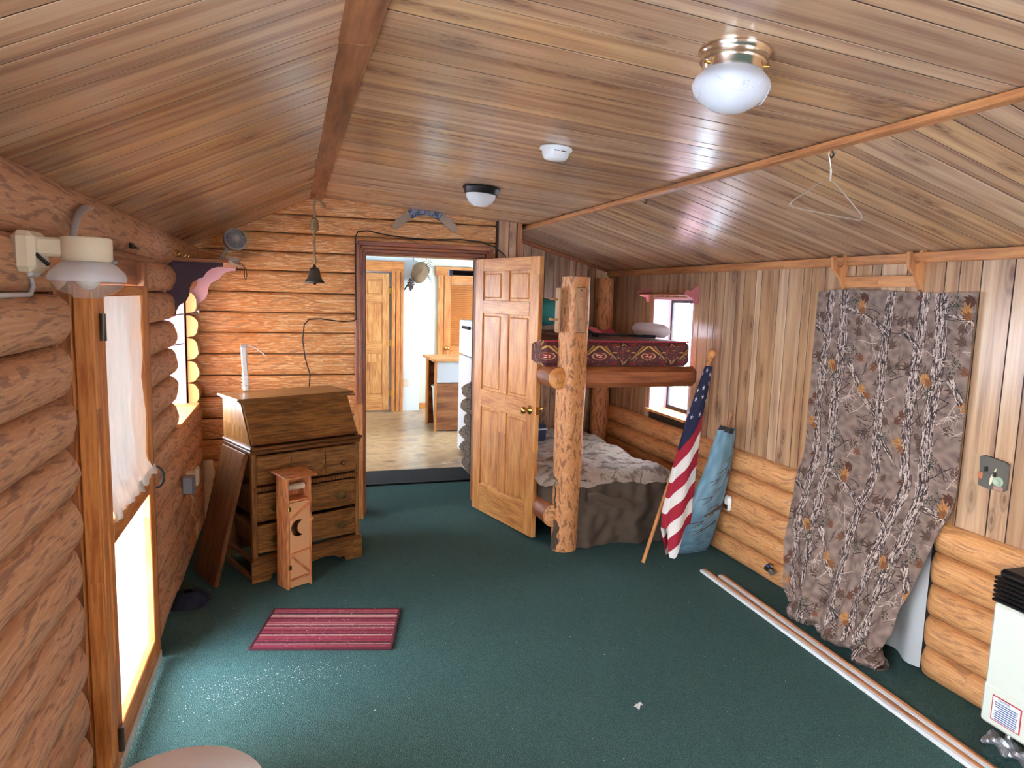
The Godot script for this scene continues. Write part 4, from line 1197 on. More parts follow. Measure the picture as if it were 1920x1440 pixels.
# ---------------------------------------------------------------- loose things
func build_right_side() -> void:
	# camouflage curtain
	var o := thing("camo_curtain", "woodland camouflage cloth pinned over the door in the right wall", "curtain")
	fn.seed = 61; fn.frequency = 1.0
	part(o, "cloth", B.new().sheet(func(u: float, v: float) -> Vector3:
		var y := 1.815 + 0.008 * sin(u * 6.0) - 1.79 * v
		var k := clampf((0.80 - y) / 0.80, 0.0, 1.0)
		var dl := lerpf(3.335 + 0.02 * v, 3.12, k * k)
		var dr := lerpf(2.354, 2.50, pow(k, 0.8))
		var fold := (0.004 + 0.030 * k) * sin(u * (15.0 + 6.0 * k) + 3.0 * fn.get_noise_2d(u * 3.0, v * 2.0) + 2.0 * v) + 0.012 * fn.get_noise_2d(u * 7.0, v * 6.0)
		var x := 2.858 - 0.03 * smoothstep(0.9, 0.76, y) - 0.185 * pow(k, 1.1) - absf(fold) * (0.4 + k)
		y += 0.06 * smoothstep(0.9, 1.0, v) * absf(sin(u * 9.0 + 1.0))
		return V(x, maxf(y, 0.012), lerpf(dl, dr, u)), 70, 110, Vector2(1.62, 1.98)), M.camo)
	fn.seed = 63
	part(o, "gathered_hem", B.new().sheet(func(u: float, v: float) -> Vector3:
		var an := v * TAU
		var r := 0.045 + 0.02 * sin(u * 17.0) + 0.018 * fn.get_noise_2d(u * 6.0, v * 3.0)
		return V(2.665 + 0.02 * sin(u * 4.0) + r * 1.2 * cos(an), maxf(0.004, 0.045 + r * sin(an)), 3.10 - 0.64 * u + 0.01 * sin(an * 2.0)), 60, 14, Vector2(1.05, 0.4)), M.camo)
	# gun rack
	var g := thing("gun_rack", "wooden two-bracket gun rack above the camouflage cloth", "rack", V(2.878, 1.826, 2.91))
	part(g, "cross_board", B.new().box(Vector3(-0.012, 0.037, 0), Vector3(0.018, 0.058, 0.50), 0.003, 2), M.trim)
	for z in [-0.245, 0.245]:
		part(g, "bracket", B.new().slab([Vector2(0, -0.01), Vector2(-0.015, -0.005), Vector2(-0.05, 0.06), Vector2(-0.095, 0.10), Vector2(-0.105, 0.17), Vector2(-0.085, 0.175), Vector2(-0.072, 0.13), Vector2(-0.05, 0.115), Vector2(-0.03, 0.13), Vector2(-0.022, 0.18), Vector2(0, 0.20)], 0.02, Transform3D(Basis(), Vector3(0, 0, z)), 1, ruv()), M.trim)
	# decorative switch plate
	var s := thing("switch_plate", "carved stone-look light switch plate with fishing motifs", "switch plate", V(2.878, 1.04, 2.20))
	var sp := B.new().slab([Vector2(-0.062, -0.066), Vector2(-0.02, -0.072), Vector2(0.05, -0.068), Vector2(0.062, -0.06), Vector2(0.064, 0.05), Vector2(0.05, 0.058), Vector2(-0.01, 0.066), Vector2(-0.05, 0.068), Vector2(-0.066, 0.06), Vector2(-0.06, 0.0)], 0.014, Transform3D(Basis(Vector3(0, 0, 1), Vector3.UP, Vector3.LEFT), Vector3(-0.008, 0, 0)))
	part(s, "plate", sp, mat(c8(98, 92, 84), 0.85))
	part(s, "green_button", B.new().lathe([[0.0, 0.008], [0.012, 0.008], [0.014, 0.012], [0.020, 0.010], [0.022, 0.0]], 16, Transform3D(Basis(Vector3(0, 0, 1), PI / 2), Vector3(-0.014, -0.03, 0.03))), mat(c8(164, 184, 158), 0.5))
	part(s, "feather", B.new().slab([Vector2(-0.006, -0.045), Vector2(0.004, -0.03), Vector2(0.012, 0.0), Vector2(0.016, 0.035), Vector2(0.004, 0.01), Vector2(-0.006, -0.015)], 0.006, Transform3D(Basis(Vector3(0, 0, 1), Vector3.UP, Vector3.LEFT), Vector3(-0.017, -0.01, 0.0))), mat(c8(232, 218, 186), 0.7))
	part(s, "brick_chip", B.new().box(Vector3(-0.014, -0.022, -0.055), Vector3(0.012, 0.032, 0.022), 0.004), mat(c8(186, 110, 74), 0.8))
	part(s, "brick_chip", B.new().box(Vector3(-0.014, -0.060, 0.03), Vector3(0.010, 0.022, 0.045), 0.004), mat(c8(170, 130, 112), 0.8))
	for q in [[-0.028, 0.012], [0.012, -0.002]]:
		part(s, "toggle", B.new().box(Vector3(-0.020, q[1], q[0]), Vector3(0.014, 0.02, 0.009), 0.002), M.black)
	# outlet and valve on the logs
	var ol := thing("wall_outlet", "white double outlet between the logs by the blue canvas", "outlet", V(2.822, 0.385, 3.985))
	part(ol, "plate", B.new().box(Vector3(-0.012, 0, 0), Vector3(0.03, 0.105, 0.062), 0.012), M.white)
	for y in [0.024, -0.024]:
		part(ol, "socket", B.new().box(Vector3(-0.028, y, 0), Vector3(0.006, 0.032, 0.036), 0.002), M.white if y > 0 else M.old_brass)
	var vv := thing("gas_valve", "brass gas valve with blue lever on the lowest log", "valve", V(2.818, 0.115, 3.52))
	part(vv, "flange", B.new().lathe([[0, 0.006], [0.022, 0.005], [0.024, 0]], 14, Transform3D(Basis(Vector3(0, 0, 1), PI / 2), Vector3.ZERO)), M.old_brass)
	part(vv, "body", B.new().tube([Vector3(0, 0, 0), Vector3(-0.03, 0, 0), Vector3(-0.04, -0.002, 0.01), Vector3(-0.045, -0.004, 0.06)], [0.010, 0.012, 0.014, 0.012], 10), M.old_brass)
	part(vv, "cap", B.new().tube([Vector3(-0.045, -0.004, 0.058), Vector3(-0.047, -0.006, 0.085)], 0.016, 6), M.steel)
	part(vv, "lever", B.new().box(Vector3(-0.045, 0.022, 0.035), Vector3(0.010, 0.012, 0.035), 0.003), mat(c8(44, 74, 150), 0.5))
	# heater
	var h := thing("gas_heater", "pale wall heater with black grille at the right wall", "heater", V(2.695, 0.0, 1.60))
	part(h, "case", B.new().box(Vector3(0, 0.385, 0), Vector3(0.24, 0.475, 0.64), 0.014), mat(c8(222, 226, 210), 0.4))
	part(h, "lower_panel", B.new().box(Vector3(-0.002, 0.215, 0), Vector3(0.244, 0.17, 0.645), 0.014), mat(c8(222, 226, 210), 0.4))
	part(h, "top_cap", B.new().box(Vector3(0.0, 0.735, 0), Vector3(0.23, 0.035, 0.63), 0.012), M.bronze)
	for i in 6:
		part(h, "louvre", B.new().box(Vector3(0, 0.628 + 0.0175 * i, 0), Vector3(0.25, 0.012, 0.65), 0.005), M.bronze)
	part(h, "grille_core", B.new().box(Vector3(0.01, 0.67, 0), Vector3(0.20, 0.11, 0.60), 0.0), M.black)
	var lb := part(h, "caution_label", B.new().box(Vector3(-0.1255, 0.213, -0.215), Vector3(0.002, 0.10, 0.115), 0.0), mat(c8(196, 52, 52), 0.5), Vector3.ZERO, Basis(), "white caution label with red border")
	part(lb, "label_paper", B.new().box(Vector3(-0.1262, 0.213, -0.215), Vector3(0.002, 0.092, 0.107), 0.0), M.white)
	var ink := mat(c8(60, 90, 140), 0.6)
	for i in 9:
		part(lb, "print_line", B.new().box(Vector3(-0.1275, 0.240 - 0.0085 * i, -0.215 + (0.008 if i == 3 else 0.0)), Vector3(0.0008, 0.0035, 0.090 - (0.016 if i == 3 else 0.004 * (i % 3))), 0.0), ink)
	var tm := TextMesh.new()
	var sf := SystemFont.new()
	sf.font_names = PackedStringArray(["Droid Sans"])
	tm.font = sf
	tm.text = "CAUTION"
	tm.font_size = 16
	tm.pixel_size = 0.0007
	tm.depth = 0.0006
	part(lb, "heading", tm, ink, Vector3(-0.1276, 0.252, -0.225), Basis(Vector3(0, 0, -1) * -1.0, Vector3.UP, Vector3.LEFT))
	part(h, "gas_pipe", B.new().tube([Vector3(-0.06, 0.15, -0.24), Vector3(-0.06, 0.09, -0.24), Vector3(-0.08, 0.06, -0.20), Vector3(-0.06, 0.045, -0.08), Vector3(0.0, 0.05, 0.05)], 0.012, 8), M.steel)
	part(h, "pipe_cap", B.new().tube([Vector3(-0.075, 0.12, -0.285), Vector3(-0.075, 0.14, -0.285)], 0.014, 10), mat(c8(40, 90, 190), 0.5))
	part(h, "foil_wrap", B.new().sheet(func(u: float, v: float) -> Vector3:
		var an := v * TAU
		var r := 0.028 + 0.014 * sin(u * 11.0 + v * 13.0)
		return Vector3(-0.09 + r * cos(an), 0.065 + r * sin(an) * 0.8, -0.30 + 0.16 * u), 18, 14, Vector2.ONE, -1), M.steel)
	# wooden strips on the floor
	for q in [[V(2.513, 0.009, 3.80), V(2.43, 0.009, 1.30), 0.030], [V(2.573, 0.009, 3.69), V(2.475, 0.009, 1.25), 0.030]]:
		var a: Vector3 = q[0]
		var b: Vector3 = q[1]
		var w := thing("moulding_strip", "long white-edged wooden strip lying along the carpet beside its twin", "strip", Vector3.ZERO, Basis(), "two moulding strips on the carpet")
		bar(w, "white_face", a, b, 0.024, 0.018, M.white, Vector3.UP, 0.002)
		bar(w, "bare_edge", a + Vector3(0.021, 0.001, 0), b + Vector3(0.021, 0.001, 0), 0.018, 0.021, M.trim, Vector3.UP, 0.003)
	# flag
	var fl := thing("furled_flag", "rolled stars and stripes flag on a wooden pole against the wall", "flag", V(2.211, 0, 4.03))
	var top := Vector3(0.606, 1.388, -0.27)
	part(fl, "pole", B.new().tube([Vector3(0, 0.0, 0), top * 0.5, top * 0.975], 0.0125, 10), M.pine)
	var ax := top.normalized()
	part(fl, "finial", B.new().lathe([[0.0125, 0.0], [0.024, 0.004], [0.02, 0.02], [0.024, 0.03], [0.033, 0.05], [0.03, 0.072], [0.015, 0.084], [0, 0.086]], 16, Transform3D(Basis(Quaternion(Vector3.UP, ax)), top * 0.955)), M.pine)
	var cl := [Vector3(0.575, 1.29, -0.25), Vector3(0.42, 0.917, -0.155), Vector3(0.305, 0.605, -0.06), Vector3(0.232, 0.325, 0.005), Vector3(0.190, 0.045, 0.05)]
	var hw := [0.030, 0.058, 0.085, 0.105, 0.075]
	part(fl, "cloth", B.new().sheet(func(u: float, v: float) -> Vector3:
		var an := TAU * u
		var send := 0.80 + 0.20 * smoothstep(0.9, -0.2, cos(an)) - 0.16 * smoothstep(-0.45, -1.0, cos(an))
		var sv := minf(v, send) * 4.0
		var i := mini(int(sv), 3)
		var t := sv - i
		var c: Vector3 = cl[i].lerp(cl[i + 1], t)
		var w := lerpf(hw[i], hw[i + 1], t) * (1.0 + 0.10 * sin(an * 3.0 + v * 3.0) * v)
		return c + Vector3(w * cos(an), -0.35 * w * cos(an) * 0.4, w * 0.5 * sin(an) + 0.012 * sin(an * 5.0) * v), 40, 50), M.flag)
	# blue canvas roll
	var bl := thing("blue_canvas_roll", "tapered roll of painted light blue canvas with wooden handle", "canvas roll", V(2.6, 0, 4.05))
	var lr := [[2.672, 2.80, 0.905, 3.95], [2.605, 2.797, 0.60, 3.98], [2.54, 2.79, 0.35, 4.04], [2.47, 2.785, 0.13, 4.10], [2.485, 2.775, 0.05, 4.13], [2.51, 2.765, 0.004, 4.14]]
	part(bl, "canvas", B.new().sheet(func(u: float, v: float) -> Vector3:
		var sv := v * 5.0
		var i := mini(int(sv), 4)
		var t := sv - i
		var q := []
		for k in 4:
			q.append(lerpf(lr[i][k], lr[i + 1][k], t))
		var an := TAU * u
		var w: float = (q[1] - q[0]) / 2
		var th := w * lerpf(0.62, 0.40, v) * (1.0 - 0.35 * smoothstep(0.85, 1.0, v))
		return Vector3((q[0] + q[1]) / 2 - 2.6 + w * cos(an), q[2] + 0.02 * w * cos(an), -(q[3] - 4.05) + th * sin(an) * (1.0 + 0.1 * sin(an * 4.0))), 36, 40, Vector2(2.0, 1.0)), M.blue)
	part(bl, "collar", B.new().tube([Vector3(0.128, 0.885, 0.10), Vector3(0.138, 0.918, 0.10)], [0.066, 0.060], 18, true, Vector2.ZERO, 0.62), M.rubber)
	part(bl, "handle", B.new().lathe([[0.010, 0.0], [0.011, 0.03], [0.016, 0.05], [0.012, 0.062], [0.017, 0.085], [0.012, 0.11], [0, 0.118]], 12, Transform3D(Basis(Vector3(0, 0, 1), -0.25), Vector3(0.14, 0.912, 0.10))), M.casing)

func build_left_side() -> void:
	# wall lamp
	var o := thing("wall_lamp", "ivory wall lamp with half-frosted glass shade on the near log wall", "wall lamp", V(-0.63, 1.815, 2.04))
	part(o, "wall_box", B.new().box(Vector3(0.012, 0.0, 0), Vector3(0.05, 0.10, 0.125), 0.014), M.ivory)
	part(o, "back_plate", B.new().box(Vector3(-0.005, -0.012, -0.06), Vector3(0.03, 0.095, 0.09), 0.012), M.white)
	part(o, "arm", B.new().box(Vector3(0.075, 0.014, 0), Vector3(0.09, 0.046, 0.06), 0.006), M.ivory)
	part(o, "collar", B.new().lathe([[0.0, 0.036], [0.054, 0.036], [0.058, 0.032], [0.058, -0.022], [0.054, -0.024]], 28, Transform3D(Basis(), Vector3(0.135, 0.005, 0))), M.ivory)
	part(o, "frosted_shade", B.new().lathe([[0.050, -0.018], [0.066, -0.028], [0.084, -0.046], [0.089, -0.060], [0.086, -0.068]], 32, Transform3D(Basis(), Vector3(0.135, 0.0, 0))), M.frosted)
	part(o, "clear_shade", B.new().lathe([[0.086, -0.068], [0.075, -0.084], [0.055, -0.098], [0.036, -0.104], [0.034, -0.110], [0.0, -0.110]], 32, Transform3D(Basis(), Vector3(0.135, 0.0, 0))), M.clear_shade)
	part(o, "bulb", B.new().lathe([[0.013, -0.02], [0.014, -0.035], [0.027, -0.058], [0.026, -0.072], [0.014, -0.086], [0, -0.09]], 18, Transform3D(Basis(), Vector3(0.135, 0.0, 0))), M.white)
	part(o, "switch_lever", B.new().tube([Vector3(0.036, -0.005, 0.045), Vector3(0.055, -0.03, 0.02)], 0.005, 6), M.black)
	part(o, "thumb_screw", B.new().tube([Vector3(0.19, -0.018, 0), Vector3(0.203, -0.018, 0)], 0.005, 6), M.steel)
	part(o, "feed_cable", B.new().tube([Vector3(-0.005, -0.06, -0.05), Vector3(-0.004, -0.085, -0.06), Vector3(0.0, -0.105, -0.02), Vector3(0.0, -0.105, 0.10), Vector3(0.0, -0.107, 0.40)], 0.006, 6), M.grey_plastic)
	# curved blade on the top log
	var hn := thing("curved_blade", "curved grey metal blade rising behind the wall lamp", "blade", V(-0.605, 1.85, 2.34))
	var bp := []
	for k in 11:
		var a := PI * 0.5 * k / 10.0
		bp.append(Vector3(0.004, 0.13 * sin(a), -0.24 * (1.0 - cos(a))))
	part(hn, "blade", B.new().tube(bp, [0.022, 0.022, 0.022, 0.022, 0.021, 0.02, 0.018, 0.015, 0.011, 0.007, 0.003], 10, true, Vector2.ZERO, 0.3), M.steel)
	# hooks and latch on the top log
	for d in [4.06, 4.30, 4.40]:
		var c := thing("cup_hook", "small brass cup hook under the top log", "hook", V(-0.605, 1.925, d), Basis(), "cup hooks on the top log")
		part(c, "hook", B.new().tube([Vector3(-0.01, 0.02, 0), Vector3(0.012, 0.018, 0), Vector3(0.02, 0.0, 0), Vector3(0.026, -0.018, 0), Vector3(0.04, -0.02, 0), Vector3(0.048, -0.005, 0)], 0.0028, 6), M.brass)
	var lt := thing("door_latch", "black metal catch above the glazed door", "latch", V(-0.60, 1.895, 3.12))
	part(lt, "plate", B.new().box(Vector3(0, 0, 0), Vector3(0.012, 0.022, 0.05), 0.003), M.black)
	part(lt, "bolt", B.new().tube([Vector3(0.008, -0.004, -0.01), Vector3(0.010, -0.008, -0.06)], 0.006, 8), M.pewter)
	# nails in the log ends
	for q in [[V(-0.66, 1.58, 4.32), V(-0.52, 1.60, 4.46), "long nail jutting from the log end beside the pink window"], [V(-0.66, 1.41, 4.36), V(-0.60, 1.42, 4.40), "short nail in the log one below the long nail"]]:
		var n := thing("nail", q[2], "nail", q[0], Basis(), "nails beside the pink window")
		part(n, "shank", B.new().tube([Vector3.ZERO, q[1] - q[0]], 0.0035, 6), M.steel)
		part(n, "head", B.new().tube([(q[1] - q[0]) * 0.97, (q[1] - q[0]) * 1.01], 0.007, 8), M.steel)
	# shelf with scalloped brackets
	var s := thing("corner_shelf", "wooden wall shelf on scalloped brackets over the pink window", "shelf", V(-0.68, 1.885, 4.92))
	part(s, "shelf_board", B.new().box(Vector3(0.155, 0.011, 0), Vector3(0.35, 0.022, 1.08), 0.004, 2), M.casing)
	part(s, "white_edging", B.new().sheet(func(u: float, v: float) -> Vector3: return Vector3(0.333 + 0.003 * sin(u * 9.0), -0.002 + 0.022 * v + 0.004 * sin(u * 23.0), 0.50 - 1.02 * u), 20, 2), M.white)
	var prof := [Vector2(0, 0), Vector2(0.30, 0), Vector2(0.30, -0.022), Vector2(0.265, -0.025), Vector2(0.235, -0.035), Vector2(0.21, -0.055), Vector2(0.19, -0.085), Vector2(0.165, -0.095), Vector2(0.135, -0.115), Vector2(0.12, -0.145), Vector2(0.115, -0.19), Vector2(0.095, -0.225), Vector2(0.06, -0.25), Vector2(0.045, -0.28), Vector2(0.04, -0.31), Vector2(0, -0.32)]
	part(s, "bracket", B.new().slab(prof, 0.02, Transform3D(Basis(), Vector3(0.0, 0, 0.50))), M.purple, Vector3.ZERO, Basis(), "scalloped bracket with its back-lit shade painted in as dark plum")
	part(s, "bracket", B.new().slab(prof, 0.02, Transform3D(Basis(), Vector3(0.0, 0, -0.43))), M.pink, Vector3.ZERO, Basis(), "dusty pink scalloped bracket")
	var cp := [Vector3(0.30, 0.03, -0.45), Vector3(0.34, 0.028, -0.46), Vector3(0.365, 0.0, -0.47), Vector3(0.372, -0.05, -0.47), Vector3(0.362, -0.085, -0.47), Vector3(0.355, -0.06, -0.475), Vector3(0.355, 0.0, -0.475)]
	part(s, "cable_loop", B.new().tube(cp, 0.003, 5), M.black)
	# fan
	var f := thing("desk_fan", "small grey desk fan on the corner shelf", "fan", V(-0.41, 1.914, 5.02))
	part(f, "base", B.new().box(Vector3(0.02, 0.014, 0), Vector3(0.12, 0.026, 0.085), 0.010, 0, Transform3D(Basis(Vector3(0, 0, 1), -0.05), Vector3.ZERO)), M.grey_plastic)
	part(f, "stem", B.new().tube([Vector3(-0.03, 0.025, 0), Vector3(0.0, 0.075, 0.0), Vector3(0.012, 0.10, 0.0)], [0.011, 0.010, 0.012], 10), M.grey_plastic)
	var hd := Basis(Vector3.UP, 0.35) * Basis(Vector3.RIGHT, PI / 2 - 0.25)
	var hc := Vector3(0.055, 0.145, 0.01)
	var cage := part(f, "cage", B.new().lathe([[0.06, -0.028], [0.072, -0.02], [0.074, 0.01], [0.068, 0.024], [0.064, 0.022], [0.066, 0.008]], 28, Transform3D(hd, hc)), M.grey_plastic)
	var gr := B.new()
	for i in 28:
		var a := TAU * i / 28.0
		gr.tube([hc + hd * Vector3(0.02 * cos(a), 0.026, 0.02 * sin(a)), hc + hd * Vector3(0.066 * cos(a + 0.25), 0.024, 0.066 * sin(a + 0.25))], 0.0018, 4)
	gr.lathe([[0, 0.03], [0.020, 0.028], [0.022, 0.023]], 16, Transform3D(hd, hc))
	part(cage, "grille_bars", gr, M.grey_plastic)
	var bl := B.new()
	for i in 5:
		var a := TAU * i / 5.0
		bl.slab([Vector2(0.008, -0.006), Vector2(0.055, -0.018), Vector2(0.06, 0.012), Vector2(0.008, 0.006)], 0.002, Transform3D(hd * Basis(Vector3.UP, a) * Basis(Vector3.RIGHT, -PI / 2 + 0.35), hc))
	part(f, "blades", bl, M.grey_box)
	part(f, "rear_cap", B.new().lathe([[0, -0.034], [0.06, -0.028]], 20, Transform3D(hd, hc)), M.grey_box)
	# electrical boxes
	var e := thing("conduit_box", "grey metal conduit box with ivory switch box on the log wall", "electrical box", V(-0.635, 0.575, 4.46))
	part(e, "steel_box", B.new().box(Vector3(0.03, 0, 0), Vector3(0.06, 0.105, 0.075), 0.006), M.grey_box)
	part(e, "cover_plate", B.new().box(Vector3(0.062, 0, 0), Vector3(0.006, 0.10, 0.068), 0.002), M.grey_box)
	part(e, "ivory_box", B.new().box(Vector3(0.03, 0.0, -0.11), Vector3(0.055, 0.10, 0.075), 0.008), M.ivory)
	part(e, "ivory_plate", B.new().box(Vector3(0.062, 0.012, -0.155), Vector3(0.02, 0.11, 0.075), 0.010), M.ivory)
	for k in 3:
		var z := 0.02 - 0.05 * k
		part(e, "loose_wire", B.new().tube([Vector3(0.03, -0.05, z), Vector3(0.05, -0.11, z - 0.02), Vector3(0.035, -0.18, z + 0.03 * (k - 1)), Vector3(0.07, -0.22 - 0.04 * k, z - 0.02), Vector3(0.06, -0.30 - 0.04 * k, z - 0.03)], 0.0035, 5), mat([c8(190, 120, 70), c8(196, 160, 110), c8(170, 100, 60)][k], 0.6))
	var pv := thing("ivory_pipe_fitting", "ivory plastic pipe fitting standing behind the leaning panel", "pipe", V(-0.585, 0.0, 5.28))
	part(pv, "pipe", B.new().tube([Vector3(0, 0, 0), Vector3(0, 0.42, 0)], 0.03, 14), M.ivory)
	part(pv, "coupling", B.new().lathe([[0.036, 0.40], [0.04, 0.41], [0.04, 0.48], [0.034, 0.485], [0.034, 0.53], [0, 0.53]], 16), M.ivory)
	# bell on a rope
	var b := thing("hanging_bell", "small bronze bell hanging from a knotted rope at the ridge", "bell", V(0.15, 2.43, 5.20))
	part(b, "ceiling_hook", B.new().tube([Vector3(0, -0.02, 0), Vector3(0, -0.04, 0), Vector3(0.01, -0.055, 0), Vector3(0.0, -0.065, 0), Vector3(-0.01, -0.055, 0)], 0.003, 6), M.brass)
	var rp := []
	for i in 40:
		rp.append(Vector3(0.004 * sin(i * 0.9) + 0.004 * sin(i * 0.2), -0.05 - 0.455 * i / 39.0, 0.004 * cos(i * 0.9)))
	part(b, "rope", B.new().tube(rp, 0.008, 7), M.rope)
	part(b, "knot", B.new().lathe([[0.008, -0.18], [0.022, -0.195], [0.026, -0.225], [0.024, -0.255], [0.012, -0.285], [0.008, -0.29]], 14, Transform3D(), true), M.rope)
	for k in 5:
		part(b, "rope_turn", B.new().tube([Vector3(-0.026, -0.205 - 0.016 * k, 0.0), Vector3(0.0, -0.20 - 0.016 * k, 0.027), Vector3(0.026, -0.205 - 0.016 * k, 0.0), Vector3(0, -0.21 - 0.016 * k, -0.027), Vector3(-0.026, -0.205 - 0.016 * k, 0.0)], 0.006, 6), M.rope)
	part(b, "frayed_end", B.new().tube([Vector3(0, -0.055, 0), Vector3(0.035, -0.065, 0), Vector3(0.06, -0.085, 0), Vector3(0.07, -0.11, 0)], [0.006, 0.009, 0.012, 0.014], 6), M.rope)
	part(b, "bell_body", B.new().lathe([[0.0, -0.505], [0.010, -0.51], [0.012, -0.525], [0.030, -0.532], [0.036, -0.545], [0.040, -0.575], [0.048, -0.60], [0.066, -0.625], [0.068, -0.633], [0.060, -0.632], [0.036, -0.575]], 28), M.pewter)
	part(b, "clapper", B.new().lathe([[0, -0.60], [0.012, -0.625], [0.014, -0.64], [0, -0.65]], 12), M.bronze)
	# boomerang
	var bo := thing("boomerang", "blue painted boomerang with bare tips above the doorway", "boomerang", V(0.976, 2.22, 5.438))
	var up := []
	var lo := []
	for k in 21:
		var t := -1.0 + 2.0 * k / 20.0
		var x := 0.245 * t
		var yc := 0.148 * (1.0 - pow(absf(t), 1.75)) + 0.006
		var hwid := 0.030 + 0.006 * (1.0 - absf(t)) - (0.018 if absf(t) > 0.97 else 0.0)
		var slope := Vector2(1.0, -signf(t) * 0.148 * 1.75 * pow(absf(t), 0.75) / 0.245).normalized()
		var nn := Vector2(-slope.y, slope.x)
		up.append(Vector2(x, yc) + nn * hwid)
		lo.append(Vector2(x, yc) - nn * hwid)
	var mid := up.slice(5, 16)
	var ml := lo.slice(5, 16)
	ml.reverse()
	part(bo, "painted_middle", B.new().slab(mid + ml, 0.012), M.boom)
	for q in [[0, 6], [15, 21]]:
		var u1 := up.slice(q[0], q[1])
		var l1 := lo.slice(q[0], q[1])
		l1.reverse()
		part(bo, "bare_tip", B.new().slab(u1 + l1, 0.011), mat(c8(168, 150, 128), 0.7))
	# black cable pinned round the casing
	var ca := thing("black_cable", "thin black cable running over the doorway and down behind the desk", "cable")
	part(ca, "over_door", B.new().tube([V(0.455, 1.53, 5.425), V(0.452, 1.9, 5.425), V(0.452, 2.15, 5.425), V(0.47, 2.185, 5.425), V(0.54, 2.195, 5.425), V(0.68, 2.172, 5.428), V(0.82, 2.158, 5.428), V(1.0, 2.15, 5.428), V(1.25, 2.165, 5.428), V(1.41, 2.155, 5.428), V(1.52, 2.12, 5.40), V(1.60, 2.06, 5.39), V(1.64, 1.98, 5.385)], 0.0055, 6), M.black)
	part(ca, "down_wall", B.new().tube([V(0.455, 1.54, 5.425), V(0.44, 1.525, 5.43), V(0.36, 1.515, 5.43), V(0.2, 1.535, 5.43), V(0.115, 1.53, 5.43), V(0.08, 1.49, 5.43), V(0.068, 1.38, 5.43), V(0.085, 1.24, 5.43), V(0.118, 1.12, 5.43), V(0.11, 1.0, 5.43), V(0.10, 0.9, 5.43)], 0.005, 6), M.black)

